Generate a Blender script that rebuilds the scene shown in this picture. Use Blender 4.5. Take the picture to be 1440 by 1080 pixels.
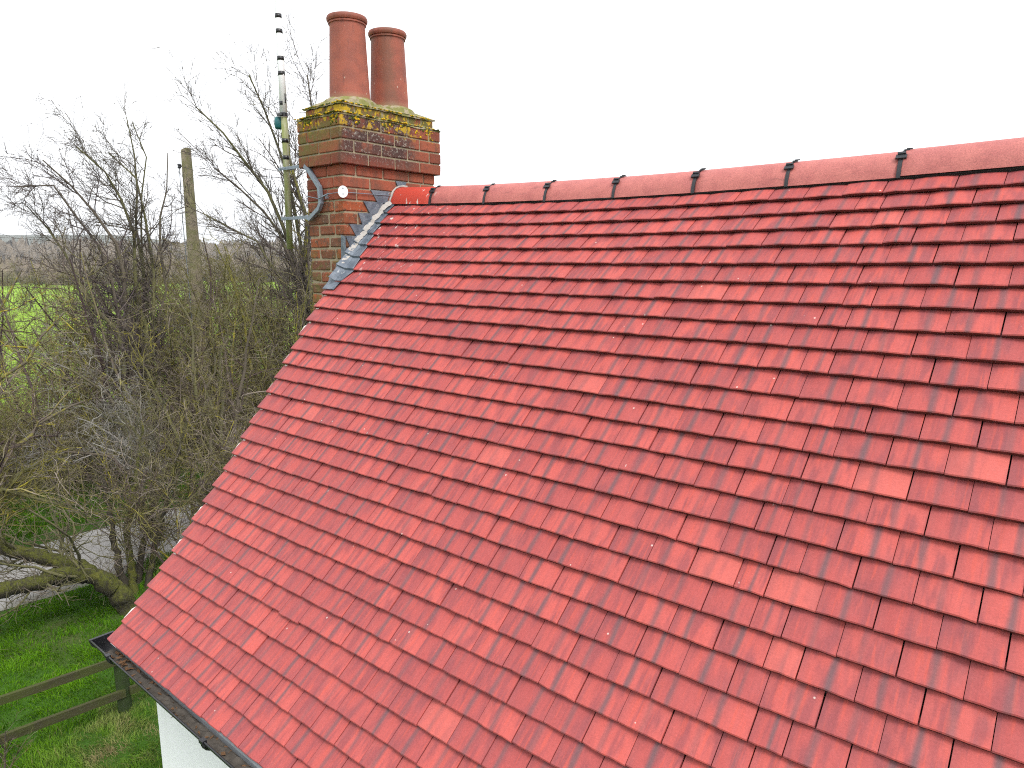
import bpy, bmesh, math, random
import numpy as np
from mathutils import Matrix, Vector

for o in list(bpy.data.objects):
    bpy.data.objects.remove(o, do_unlink=True)
SC = bpy.context.scene
COL = SC.collection
RNG = np.random.default_rng(7)
random.seed(7)
G = -4.75                      # ground level; the ridge of the roof is at about z = 0

# ------------------------------------------------------------------ camera
CAM = np.array([3.7437565607950627, -3.1844005150532406, -0.4085683708829116])
YAW, PITCH, FPX = 2.260779595122836, 0.17497066039778833, 979.972
c_f = np.array([math.cos(YAW) * math.cos(PITCH), math.sin(YAW) * math.cos(PITCH), -math.sin(PITCH)])
c_r = np.array([math.sin(YAW), -math.cos(YAW), 0.0])
c_u = np.cross(c_r, c_f)
cam = bpy.data.cameras.new('camera')
cam.sensor_width = 36.0
cam.lens = FPX / 1440 * 36.0
cam.clip_start = 0.05
cam.clip_end = 6000
cam_o = bpy.data.objects.new('camera', cam)
COL.objects.link(cam_o)
cam_o.matrix_world = Matrix(((c_r[0], c_u[0], -c_f[0], CAM[0]), (c_r[1], c_u[1], -c_f[1], CAM[1]),
                             (c_r[2], c_u[2], -c_f[2], CAM[2]), (0, 0, 0, 1)))
SC.camera = cam_o

# ------------------------------------------------------------------ sky, sun, exposure
SUN_EL, SUN_AZ = math.radians(52), math.radians(-22)     # azimuth measured from +x, anticlockwise
world = bpy.data.worlds.new('World')
SC.world = world
world.use_nodes = True
wn = world.node_tree
wn.nodes.clear()
sky = wn.nodes.new('ShaderNodeTexSky')
sky.sky_type = 'NISHITA'
sky.sun_disc = False
sky.sun_elevation = SUN_EL
sky.sun_rotation = math.pi / 2 - SUN_AZ
sky.dust_density = 4.0
sky.air_density = 1.0
hs = wn.nodes.new('ShaderNodeHueSaturation')
hs.inputs['Saturation'].default_value = 0.10          # closed cloud cover: almost no blue
mx = wn.nodes.new('ShaderNodeMix')
mx.data_type = 'RGBA'
mx.inputs[0].default_value = 0.72
mx.inputs[7].default_value = (8.6, 8.75, 9.0, 1)       # even cloud layer
bg = wn.nodes.new('ShaderNodeBackground')
bg.inputs['Strength'].default_value = 0.125
wo = wn.nodes.new('ShaderNodeOutputWorld')
wn.links.new(sky.outputs[0], hs.inputs['Color'])
wn.links.new(hs.outputs[0], mx.inputs[6])
wn.links.new(mx.outputs[2], bg.inputs['Color'])
wn.links.new(bg.outputs[0], wo.inputs['Surface'])
sun = bpy.data.lights.new('sun', 'SUN')
sun.energy = 1.4
sun.angle = math.radians(22)
sun.color = (1.0, 0.965, 0.92)
sun_o = bpy.data.objects.new('sun', sun)
COL.objects.link(sun_o)
sd = Vector((math.cos(SUN_EL) * math.cos(SUN_AZ), math.cos(SUN_EL) * math.sin(SUN_AZ), math.sin(SUN_EL)))
sun_o.rotation_euler = sd.to_track_quat('Z', 'Y').to_euler()
sun_o.location = (0, 0, 20)
SC.view_settings.view_transform = 'Standard'
SC.view_settings.look = 'None'
SC.view_settings.gamma = 1.0
SC.view_settings.exposure = 0.80
SC.render.film_transparent = False
SC.cycles.max_bounces = 6
SC.cycles.diffuse_bounces = 3
SC.cycles.glossy_bounces = 2
SC.cycles.transmission_bounces = 2
SC.cycles.volume_bounces = 0
SC.cycles.use_denoising = False
SC.cycles.filter_width = 1.1

# ------------------------------------------------------------------ helpers: node materials
class NT:
    def __init__(self, name):
        self.m = bpy.data.materials.new(name)
        self.m.use_nodes = True
        self.t = self.m.node_tree
        self.t.nodes.clear()
        self.out = self.t.nodes.new('ShaderNodeOutputMaterial')
        self.b = self.t.nodes.new('ShaderNodeBsdfPrincipled')
        self.t.links.new(self.b.outputs[0], self.out.inputs['Surface'])
    def put(self, sock, v):
        if isinstance(v, bpy.types.NodeSocket):
            self.t.links.new(v, sock)
        elif v is not None:
            if hasattr(sock.default_value, '__len__') and not hasattr(v, '__len__'):
                v = (v,) * len(sock.default_value)
            if hasattr(sock.default_value, '__len__') and len(sock.default_value) == 4 and len(v) == 3:
                v = (*v, 1)
            sock.default_value = v
    def n(self, typ, ins=None, **props):
        nd = self.t.nodes.new('ShaderNode' + typ)
        for k, v in props.items():
            setattr(nd, k, v)
        for k, v in (ins or {}).items():
            self.put(nd.inputs[k], v)
        return nd
    def math(self, op, a, b=None, c=None, clamp=False):
        nd = self.n('Math', {0: a, 1: b, 2: c} if c is not None else ({0: a, 1: b} if b is not None else {0: a}), operation=op)
        nd.use_clamp = clamp
        return nd.outputs[0]
    def mix(self, f, a, b, mode='MIX'):
        nd = self.n('Mix', data_type='RGBA', blend_type=mode)
        self.put(nd.inputs[0], f)
        self.put(nd.inputs[6], a)
        self.put(nd.inputs[7], b)
        return nd.outputs[2]
    def ramp(self, v, lo, hi, a=0.0, b=1.0):
        nd = self.n('MapRange', {0: v, 1: lo, 2: hi, 3: a, 4: b})
        nd.interpolation_type = 'SMOOTHSTEP'
        return nd.outputs[0]
    def noise(self, vec, scale, detail=3, rough=0.55, dist=0.0):
        nd = self.n('TexNoise', {'Scale': scale, 'Detail': detail, 'Roughness': rough, 'Distortion': dist})
        if vec is not None:
            self.put(nd.inputs['Vector'], vec)
        return nd.outputs[0]
    def pos(self):
        return self.n('NewGeometry').outputs['Position']
    def obj(self):
        return self.n('TexCoord').outputs['Object']
    def scaled(self, vec, s, loc=(0, 0, 0)):
        return self.n('Mapping', {'Vector': vec, 'Scale': s, 'Location': loc}).outputs[0]
    def sep(self, vec):
        return self.n('SeparateXYZ', {0: vec}).outputs
    def attr(self, name):
        return self.n('Attribute', attribute_name=name)
    def bump(self, h, strength=0.3, dist=0.01):
        return self.n('Bump', {'Height': h, 'Strength': strength, 'Distance': dist}).outputs[0]
    def done(self, col, rough=0.8, normal=None, spec=0.4, metal=0.0, **kw):
        self.put(self.b.inputs['Base Color'], col)
        self.put(self.b.inputs['Roughness'], rough)
        self.put(self.b.inputs['Specular IOR Level'], spec)
        self.put(self.b.inputs['Metallic'], metal)
        for k, v in kw.items():
            self.put(self.b.inputs[k], v)
        if normal is not None:
            self.put(self.b.inputs['Normal'], normal)
        return self.m

# ------------------------------------------------------------------ helpers: objects
def empty(name, loc=(0, 0, 0)):
    o = bpy.data.objects.new(name, None)
    o.empty_display_size = 0.2
    o.location = loc
    COL.objects.link(o)
    return o

def tag(o, label=None, cat=None, group=None, kind=None):
    if label: o['label'] = label
    if cat: o['category'] = cat
    if group: o['group'] = group
    if kind: o['kind'] = kind
    return o

def obj(name, me, parent=None, mat=None):
    o = bpy.data.objects.new(name, me)
    if mat is not None:
        me.materials.clear()
        me.materials.append(mat)
    COL.objects.link(o)
    if parent is not None:
        o.parent = parent
        o.matrix_parent_inverse = Matrix.Translation(-Vector(world_loc(parent)))
    return o

def world_loc(o):
    v = Vector(o.location)
    p = o.parent
    while p is not None:
        p = None
    return v

def pyd(name, V, F, smooth=False):
    me = bpy.data.meshes.new(name)
    me.from_pydata([tuple(map(float, v)) for v in V], [], [tuple(int(i) for i in f) for f in F])
    if smooth:
        me.polygons.foreach_set('use_smooth', [True] * len(me.polygons))
    me.update()
    return me

def npmesh(name, V, Q, smooth=False, attrs=None):
    """V (n,3), Q (m,k) one face size; attrs: name -> (n,4) point colours"""
    me = bpy.data.meshes.new(name)
    V = np.ascontiguousarray(V, dtype=np.float32)
    Q = np.ascontiguousarray(Q, dtype=np.int32)
    k = Q.shape[1]
    me.vertices.add(len(V))
    me.vertices.foreach_set('co', V.ravel())
    me.loops.add(Q.size)
    me.loops.foreach_set('vertex_index', Q.ravel())
    me.polygons.add(len(Q))
    me.polygons.foreach_set('loop_start', np.arange(0, Q.size, k, dtype=np.int32))
    if smooth:
        me.polygons.foreach_set('use_smooth', np.ones(len(Q), dtype=bool))
    me.update(calc_edges=True)
    for a, c in (attrs or {}).items():
        at = me.attributes.new(a, 'FLOAT_COLOR', 'POINT')
        at.data.foreach_set('color', np.ascontiguousarray(c, dtype=np.float32).ravel())
    return me

class MB:
    """collects pieces of one mesh"""
    def __init__(self):
        self.V, self.F = [], []
    def add(self, V, F):
        b = len(self.V)
        self.V += [tuple(map(float, v)) for v in V]
        self.F += [tuple(int(i) + b for i in f) for f in F]
        return self
    def box(self, a, b, jit=0.0):
        (x0, y0, z0), (x1, y1, z1) = a, b
        V = [(x, y, z) for x in (x0, x1) for y in (y0, y1) for z in (z0, z1)]
        if jit:
            V = [tuple(c + random.uniform(-jit, jit) for c in v) for v in V]
        return self.add(V, [(0, 1, 3, 2), (4, 6, 7, 5), (0, 4, 5, 1), (2, 3, 7, 6), (0, 2, 6, 4), (1, 5, 7, 3)])
    def tube(self, P, R, S=8, cap=True, squash=None):
        P = [np.asarray(p, float) for p in P]
        if not hasattr(R, '__len__'):
            R = [R] * len(P)
        V, F = [], []
        ref = None
        for i, p in enumerate(P):
            t = P[min(i + 1, len(P) - 1)] - P[max(i - 1, 0)]
            t = t / (np.linalg.norm(t) + 1e-9)
            if ref is None:
                ref = np.array([0, 0, 1.0]) if abs(t[2]) < 0.9 else np.array([1.0, 0, 0])
            a = np.cross(t, ref); a /= np.linalg.norm(a)
            b = np.cross(a, t)
            ref = b
            for s in range(S):
                th = 2 * math.pi * s / S
                V.append(p + R[i] * (math.cos(th) * a + math.sin(th) * b * (squash or 1)))
        for i in range(len(P) - 1):
            for s in range(S):
                F.append((i * S + s, i * S + (s + 1) % S, (i + 1) * S + (s + 1) % S, (i + 1) * S + s))
        if cap:
            F.append(tuple(range(S))[::-1])
            F.append(tuple((len(P) - 1) * S + s for s in range(S)))
        return self.add(V, F)
    def lathe(self, prof, c, S=32, close=False):
        V, F = [], []
        for r, z in prof:
            for s in range(S):
                th = 2 * math.pi * s / S
                V.append((c[0] + r * math.cos(th), c[1] + r * math.sin(th), c[2] + z))
        for i in range(len(prof) - 1):
            for s in range(S):
                F.append((i * S + s, i * S + (s + 1) % S, (i + 1) * S + (s + 1) % S, (i + 1) * S + s))
        return self.add(V, F)
    def prism(self, poly, axis, a, b):
        """poly: 2-d outline in the other two axes, extruded from a to b along axis"""
        n = len(poly)
        def p3(q, v):
            l = list(q); l.insert(axis, v); return l
        V = [p3(q, a) for q in poly] + [p3(q, b) for q in poly]
        F = [tuple(range(n))[::-1], tuple(range(n, 2 * n))] + [(i, (i + 1) % n, n + (i + 1) % n, n + i) for i in range(n)]
        return self.add(V, F)
    def mesh(self, name, smooth=False):
        return pyd(name, self.V, self.F, smooth)
    def build(self, name, mat, parent=None, smooth=False):
        return obj(name, self.mesh(name, smooth), parent, mat)

def recalc(o):
    bm = bmesh.new()
    bm.from_mesh(o.data)
    bmesh.ops.recalc_face_normals(bm, faces=bm.faces)
    bm.to_mesh(o.data)
    bm.free()
    return o

def smooth_by_angle(me, deg=35):
    me.polygons.foreach_set('use_smooth', [True] * len(me.polygons))
    try:
        me.set_sharp_from_angle(angle=math.radians(deg))
    except Exception:
        pass

# ------------------------------------------------------------------ shape of the old, slightly sagging roof
A0, GA, A1 = 0.9004269042328632, 0.10172466727956885, -0.02131703284362759
SAG = -0.014054911549965353
PQ = [0.0010646904322196135, -0.09350655534593746, 0.012822344767884136, 0.06870828880325665, -0.008488124241784925,
      -0.031049757320934884, 0.019851750286428372, 0.019424602772990532, -0.02343231216490068]
NC = 30
RN = np.array([0, -math.sin(A0), math.cos(A0)])        # outward normal of the slope
def roof_pt(x, k, off=0.0):
    """x along the ridge (m), k in tile courses up from the eaves, off outward from the slope"""
    x, k, off = np.broadcast_arrays(np.asarray(x, float), np.asarray(k, float), np.asarray(off, float))
    S = NC * GA
    s = k * GA
    ang = lambda q: A0 + A1 * (q / S - 0.5)
    yc = S / A1 * (np.sin(ang(s)) - np.sin(ang(0)))
    zc = -S / A1 * (np.cos(ang(s)) - np.cos(ang(0)))
    y = yc - S / A1 * (math.sin(ang(S)) - math.sin(ang(0)))
    z = zc + S / A1 * (math.cos(ang(S)) - math.cos(ang(0)))
    X = (np.clip(x, -0.1, 4.0) - 2.5) / 2.5
    T = (np.clip(k, 0, 30) / NC - 0.5) * 2
    q = PQ
    n = SAG * X**2 + q[0]*T**2 + q[1]*T**3 + q[2]*X*T + q[3]*X**2*T + q[4]*X*T**2 + q[5]*X**3 + q[6]*X*T**3 + q[7]*X**2*T**2 + q[8]*T**4
    n = n + off
    return np.stack([x, y + n * RN[1], z + n * RN[2]], -1)

def project(P):
    d = np.asarray(P) - CAM
    z = d @ c_f
    return np.stack([720 + FPX * (d @ c_r) / z, 540 - FPX * (d @ c_u) / z], -1)

def at(px, py, dist):
    """a point at a given distance from the camera in a given direction"""
    d = c_f + c_r * (px - 720) / FPX + c_u * (540 - py) / FPX
    return CAM + d / np.linalg.norm(d) * dist

# ================================================================== materials
def m_tile():
    t = NT('red_concrete_tile')
    at_ = t.attr('tcol')
    R, S, B = t.sep(at_.outputs['Color'])[:3]
    uv = t.n('UVMap', uv_map='UVMap').outputs[0]
    u, v, _ = t.sep(uv)
    P = t.pos()
    seedv = t.n('CombineXYZ', {0: t.math('ADD', t.math('MULTIPLY', u, 4.2), t.math('MULTIPLY', S, 91.0)),
                              1: t.math('ADD', t.math('MULTIPLY', v, 0.55), t.math('MULTIPLY', S, 37.0)), 2: 0.0}).outputs[0]
    broad = t.noise(seedv, 1.0, 2, 0.5)
    seedf = t.n('CombineXYZ', {0: t.math('ADD', t.math('MULTIPLY', u, 13.0), t.math('MULTIPLY', S, 53.0)),
                              1: t.math('MULTIPLY', v, 0.7), 2: t.math('MULTIPLY', S, 19.0)}).outputs[0]
    fine = t.noise(seedf, 1.0, 2, 0.5)
    base = t.mix(t.ramp(R, 0.10, 0.90), (0.335, 0.064, 0.061), (0.430, 0.081, 0.070))
    base = t.mix(t.math('MULTIPLY', t.ramp(broad, 0.44, 0.66), 0.80), base, (0.235, 0.054, 0.059))
    base = t.mix(t.math('MULTIPLY', t.ramp(fine, 0.55, 0.74), 0.42), base, (0.225, 0.052, 0.055))
    base = t.mix(t.math('MULTIPLY', t.ramp(fine, 0.46, 0.28), 0.40), base, (0.52, 0.080, 0.052))
    # the odd new, paler tile
    base = t.mix(t.math('MULTIPLY', t.ramp(R, 0.955, 0.965), 0.5), base, (0.50, 0.112, 0.092))
    # the grey streak burnt into the middle of each tile
    cen = t.math('ADD', 0.5, t.math('MULTIPLY', t.math('SUBTRACT', t.math('FRACT', t.math('MULTIPLY', S, 7.3)), 0.5), 0.3))
    wob = t.math('MULTIPLY', t.math('SUBTRACT', broad, 0.5), 0.10)
    d = t.math('ABSOLUTE', t.math('SUBTRACT', t.math('ADD', u, wob), cen))
    st = t.math('MULTIPLY', t.ramp(d, 0.115, 0.005), B)
    base = t.mix(t.math('MULTIPLY', st, 0.85), base, (0.118, 0.066, 0.074))
    # left margin slightly purple
    base = t.mix(t.math('MULTIPLY', t.ramp(t.math('ADD', u, t.math('MULTIPLY', fine, 0.12)), 0.30, 0.02), 0.42), base, (0.20, 0.064, 0.072))
    # lower edge of the tile, shade under the course painted in as dark red
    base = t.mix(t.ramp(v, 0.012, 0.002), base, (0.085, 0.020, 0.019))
    grain = t.noise(P, 620, 2, 0.7)
    g2 = t.noise(t.scaled(P, (120, 190, 190)), 1.0, 3, 0.65)
    base = t.mix(0.30, base, t.mix(g2, (0.1, 0.1, 0.1), (0.9, 0.9, 0.9)), 'OVERLAY')
    base = t.mix(0.40, base, t.mix(grain, (0.2, 0.2, 0.2), (0.82, 0.82, 0.82)), 'OVERLAY')
    mott = t.noise(P, 45, 4, 0.6)
    base = t.mix(0.16, base, t.mix(mott, (0.25, 0.25, 0.25), (0.75, 0.75, 0.75)), 'OVERLAY')
    # tiny pale specks and chips
    vor = t.n('TexVoronoi', {'Vector': P, 'Scale': 26.0, 'Randomness': 1.0})
    pick = t.math('GREATER_THAN', t.sep(vor.outputs['Color'])[0], 0.955)
    spk = t.math('MULTIPLY', pick, t.ramp(vor.outputs['Distance'], 0.12, 0.07))
    base = t.mix(t.math('MULTIPLY', spk, 0.75), base, (0.6, 0.5, 0.45))
    # bird lime splashed near the chimney and over a few courses on the left
    x, y, z = t.sep(P)
    near = t.math('MULTIPLY', t.ramp(x, 1.05, 0.15), t.ramp(z, -0.75, -0.15))
    spl = t.noise(t.scaled(P, (44, 17, 17)), 1.0, 2, 0.55)
    lime = t.math('MULTIPLY', t.ramp(spl, 0.66, 0.70), t.math('MULTIPLY', near, 0.9))
    sc2 = t.noise(t.scaled(P, (48, 20, 20), (3, 9, 1)), 1.0, 2, 0.5)
    lime = t.math('MAXIMUM', lime, t.math('MULTIPLY', t.ramp(sc2, 0.79, 0.81), 0.5))
    base = t.mix(lime, base, (0.62, 0.55, 0.52))
    h = t.math('ADD', t.math('MULTIPLY', grain, 0.6), t.math('MULTIPLY', mott, 1.4))
    rough = t.ramp(t.noise(P, 18, 3), 0.3, 0.7, 0.54, 0.70)
    return t.done(base, rough, t.bump(t.math('ADD', h, g2), 0.35, 0.0018), 0.34)

def m_ridge():
    t = NT('red_ridge_tile')
    P = t.pos()
    g = t.noise(P, 190, 3, 0.75)
    mot = t.noise(P, 14, 4, 0.6)
    at_ = t.attr('tcol')
    R = t.sep(at_.outputs['Color'])[0]
    c = t.mix(t.ramp(mot, 0.35, 0.7), (0.45, 0.140, 0.122), (0.38, 0.110, 0.100))
    c = t.mix(t.ramp(R, 0.6, 0.9), c, (0.46, 0.050, 0.030))
    c = t.mix(0.75, c, t.mix(g, (0.02, 0.02, 0.02), (0.98, 0.98, 0.98)), 'OVERLAY')
    x, y, z = t.sep(P)
    spl = t.noise(t.scaled(P, (30, 16, 16)), 1.0, 2, 0.5)
    c = t.mix(t.math('MULTIPLY', t.math('MULTIPLY', t.ramp(spl, 0.64, 0.68), t.ramp(x, 0.5, 0.3)), 0.85), c, (0.62, 0.56, 0.52))
    dirt = t.noise(t.scaled(P, (7, 30, 30)), 1.0, 4, 0.6)
    c = t.mix(t.math('MULTIPLY', t.ramp(dirt, 0.60, 0.75), 0.45), c, (0.14, 0.05, 0.05))
    return t.done(c, 0.6, t.bump(g, 0.35, 0.002), 0.45)

def m_lead():
    t = NT('lead_sheet')
    P = t.pos()
    n = t.noise(P, 22, 4, 0.6)
    n2 = t.noise(t.scaled(P, (60, 18, 18)), 1.0, 3, 0.6)
    c = t.mix(t.ramp(n, 0.35, 0.7), (0.085, 0.105, 0.135), (0.155, 0.18, 0.215))
    c = t.mix(t.math('MULTIPLY', t.ramp(n2, 0.62, 0.70), 0.8), c, (0.40, 0.41, 0.42))
    return t.done(c, 0.58, t.bump(n, 0.8, 0.010), 0.4, 0.1)

def m_brick():
    t = NT('chimney_brick')
    R, A, K = t.sep(t.attr('tcol').outputs['Color'])[:3]
    P = t.pos()
    n = t.noise(P, 38, 4, 0.62)
    f = t.noise(P, 260, 3, 0.7)
    new = t.mix(t.ramp(R, 0.1, 0.9), (0.190, 0.052, 0.033), (0.295, 0.082, 0.046))
    new = t.mix(t.math('MULTIPLY', t.ramp(n, 0.52, 0.72), 0.6), new, (0.125, 0.046, 0.034))
    old = t.mix(t.ramp(R, 0.1, 0.9), (0.30, 0.075, 0.030), (0.15, 0.062, 0.036))
    old = t.mix(t.math('MULTIPLY', t.ramp(n, 0.50, 0.66), 0.85), old, (0.085, 0.055, 0.038))
    old = t.mix(t.math('MULTIPLY', t.ramp(t.noise(P, 60, 3, 0.6), 0.60, 0.68), 0.55), old, (0.36, 0.27, 0.18))
    c = t.mix(A, new, old)
    c = t.mix(0.45, c, t.mix(f, (0.2, 0.2, 0.2), (0.8, 0.8, 0.8)), 'OVERLAY')
    x, y, z = t.sep(P)
    stain = t.noise(t.scaled(P, (7, 7, 3.2)), 1.0, 4, 0.62)
    c = t.mix(t.math('MULTIPLY', t.ramp(stain, 0.48, 0.68), 0.55), c, (0.085, 0.058, 0.042))
    c = t.mix(t.math('MULTIPLY', t.ramp(stain, 0.40, 0.28), 0.30), c, (0.33, 0.24, 0.17))
    # soot and grey crust on the oversailing head, facing the ridge
    face = t.ramp(x, 0.040, 0.055)
    band = t.math('MULTIPLY', t.math('MULTIPLY', t.ramp(y, -0.46, -0.34), t.ramp(t.math('ADD', y, t.math('MULTIPLY', t.math('SUBTRACT', n, 0.5), 0.35)), 0.30, 0.12)), t.ramp(z, 0.17, 0.30))
    soot = t.math('MULTIPLY', t.math('MULTIPLY', face, band), t.ramp(t.noise(P, 11, 4, 0.6), 0.30, 0.52))
    c = t.mix(t.math('MULTIPLY', soot, 0.85), c, (0.050, 0.034, 0.032))
    crust = t.math('MULTIPLY', soot, t.ramp(t.noise(P, 70, 4, 0.7), 0.54, 0.64))
    c = t.mix(t.math('MULTIPLY', crust, 0.8), c, (0.34, 0.32, 0.28))
    # algae on the weather side and the top courses
    alg = t.math('MULTIPLY', t.math('MAXIMUM', t.math('MULTIPLY', t.ramp(y, -0.365, -0.385), t.ramp(t.math('SUBTRACT', z, t.math('MULTIPLY', x, 0.45)), 0.18, 0.50)), t.ramp(z, 0.47, 0.52)), t.ramp(t.noise(P, 16, 4, 0.65), 0.32, 0.58))
    c = t.mix(t.math('MULTIPLY', alg, 0.85), c, (0.115, 0.118, 0.034))
    low = t.math('MULTIPLY', t.ramp(z, -0.28, -0.42), t.ramp(t.noise(P, 13, 3, 0.6), 0.45, 0.60))
    c = t.mix(t.math('MULTIPLY', low, 0.6), c, (0.10, 0.11, 0.032))
    # yellow lichen near the top edge
    ly = t.noise(P, 19, 4, 0.62)
    lz = t.ramp(t.math('ADD', z, t.math('MULTIPLY', ly, 0.12)), 0.44, 0.53)
    lich = t.math('MULTIPLY', lz, t.ramp(t.noise(t.scaled(P, (1, 1, 1), (4, 2, 7)), 24, 3, 0.6), 0.50, 0.57))
    c = t.mix(t.math('MULTIPLY', lich, 0.9), c, t.mix(f, (0.42, 0.26, 0.012), (0.55, 0.38, 0.03)))
    h = t.math('ADD', n, t.math('MULTIPLY', f, 0.5))
    return t.done(c, 0.88, t.bump(h, 0.5, 0.004), 0.25)

def m_mortar():
    t = NT('lime_mortar')
    P = t.pos()
    n = t.noise(P, 55, 4, 0.65)
    c = t.mix(n, (0.20, 0.165, 0.11), (0.40, 0.335, 0.235))
    z = t.sep(P)[2]
    mossy = t.math('MULTIPLY', t.ramp(z, 0.40, 0.52), t.ramp(t.noise(P, 24, 3), 0.42, 0.58))
    c = t.mix(t.math('MULTIPLY', mossy, 0.75), c, (0.16, 0.17, 0.03))
    return t.done(c, 0.95, t.bump(n, 0.7, 0.006), 0.2)

def m_cement():
    t = NT('grey_white_mortar')
    P = t.pos()
    n = t.noise(P, 60, 4, 0.65)
    return t.done(t.mix(n, (0.26, 0.24, 0.22), (0.52, 0.49, 0.46)), 0.95, t.bump(n, 0.8, 0.006), 0.2)

def m_pot():
    t = NT('terracotta_pot')
    P = t.pos()
    n = t.noise(P, 9, 4, 0.6)
    f = t.noise(P, 150, 3, 0.65)
    c = t.mix(t.ramp(n, 0.35, 0.65), (0.250, 0.072, 0.048), (0.330, 0.090, 0.056))
    c = t.mix(0.35, c, t.mix(f, (0.25, 0.25, 0.25), (0.75, 0.75, 0.75)), 'OVERLAY')
    x, y, z = t.sep(P)
    # sooty green weathering on the left of the far pot, orange burn on its right
    w = t.math('MULTIPLY', t.ramp(y, 0.085, 0.12), t.ramp(t.math('ADD', y, t.math('MULTIPLY', t.math('SUBTRACT', n, 0.5), 0.1)), 0.19, 0.14))
    c = t.mix(t.math('MULTIPLY', w, 0.45), c, (0.105, 0.065, 0.034))
    o = t.math('MULTIPLY', t.ramp(y, 0.235, 0.29), t.math('MULTIPLY', t.ramp(z, 0.66, 0.72), t.ramp(z, 0.86, 0.76)))
    c = t.mix(t.math('MULTIPLY', o, 0.7), c, (0.42, 0.09, 0.03))
    s = t.noise(t.scaled(P, (30, 30, 9)), 1.0, 4, 0.6)
    c = t.mix(t.math('MULTIPLY', t.ramp(s, 0.58, 0.72), 0.6), c, (0.13, 0.045, 0.036))
    v = t.n('TexVoronoi', {'Vector': t.scaled(P, (1, 1, 0.55)), 'Scale': 48.0})
    pk = t.math('GREATER_THAN', t.sep(v.outputs['Color'])[0], t.ramp(z, 0.62, 1.0, 0.80, 0.985))
    sp = t.math('MULTIPLY', pk, t.ramp(v.outputs['Distance'], 0.22, 0.10))
    c = t.mix(t.math('MULTIPLY', sp, 0.75), c, (0.50, 0.42, 0.34))
    c = t.mix(t.math('MULTIPLY', t.ramp(t.math('ADD', z, t.math('MULTIPLY', s, 0.08)), 1.13, 1.19), 0.5), c, (0.10, 0.05, 0.04))
    g = t.math('MULTIPLY', t.ramp(z, 0.67, 0.62), 0.55)
    c = t.mix(g, c, (0.14, 0.12, 0.045))
    return t.done(c, 0.62, t.bump(f, 0.25, 0.002), 0.4)

def m_plain(name, col, rough=0.6, spec=0.4, metal=0.0, var=0.25, scale=30, bump=0.15):
    t = NT(name)
    n = t.noise(t.pos(), scale, 4, 0.6)
    a = tuple(c * (1 - var) for c in col)
    b = tuple(min(1, c * (1 + var)) for c in col)
    return t.done(t.mix(n, a, b), rough, t.bump(n, bump, 0.004) if bump else None, spec, metal)

def m_mast():
    t = NT('lichened_mast_tube')
    P = t.pos()
    n = t.noise(t.scaled(P, (30, 30, 6)), 1.0, 4, 0.6)
    x = t.sep(P)[0]
    c = t.mix(t.ramp(n, 0.38, 0.62), (0.33, 0.33, 0.22), (0.20, 0.22, 0.075))
    return t.done(c, 0.6, None, 0.4)

def m_wall():
    t = NT('white_render')
    P = t.pos()
    n = t.noise(P, 6, 5, 0.6)
    f = t.noise(P, 120, 3, 0.6)
    c = t.mix(n, (0.80, 0.82, 0.84), (0.86, 0.87, 0.88))
    st = t.noise(t.scaled(P, (9, 9, 0.9)), 1.0, 4, 0.6)
    c = t.mix(t.math('MULTIPLY', t.ramp(st, 0.56, 0.75), 0.22), c, (0.55, 0.56, 0.52))
    return t.done(c, 0.9, t.bump(f, 0.3, 0.003), 0.2)

def m_bark(name, c1, c2, moss, lich, mossamt=0.5, topside=False):
    t = NT(name)
    P = t.pos()
    A = t.sep(t.attr('bcol').outputs['Color'])
    n = t.noise(t.scaled(P, (1, 1, 0.5)), 14, 4, 0.65)
    f = t.noise(P, 70, 3, 0.6)
    c = t.mix(t.ramp(A[0], 0.22, 0.92), c1, c2)
    c = t.mix(t.math('MULTIPLY', t.ramp(t.math('ADD', t.math('MULTIPLY', n, 0.6), t.math('MULTIPLY', A[2], 0.4)), 0.42, 0.58), mossamt if not topside else t.math('MULTIPLY', mossamt, t.ramp(t.math('ADD', t.sep(t.n('NewGeometry').outputs['Normal'])[2], t.math('MULTIPLY', t.math('SUBTRACT', f, 0.5), 1.6)), -0.35, 0.45))), c, moss)
    if topside:
        c = t.mix(t.math('MULTIPLY', t.ramp(t.noise(P, 22, 4, 0.7), 0.46, 0.62), 0.75), c, (0.032, 0.028, 0.018))
        c = t.mix(t.math('MULTIPLY', t.ramp(t.noise(P, 9, 3, 0.6), 0.56, 0.68), 0.5), c, (0.15, 0.145, 0.03))
    yl = t.math('MULTIPLY', t.math('MULTIPLY', t.ramp(A[1], 0.72, 0.95), t.ramp(t.noise(P, 7.5, 4, 0.65), 0.46, 0.60)), 0.9)
    c = t.mix(yl, c, lich)
    c = t.mix(0.35, c, t.mix(f, (0.2, 0.2, 0.2), (0.8, 0.8, 0.8)), 'OVERLAY')
    return t.done(c, 0.88, t.bump(t.math('ADD', f, n), 0.8 if topside else 0.5, 0.02 if topside else 0.01), 0.2)

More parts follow.
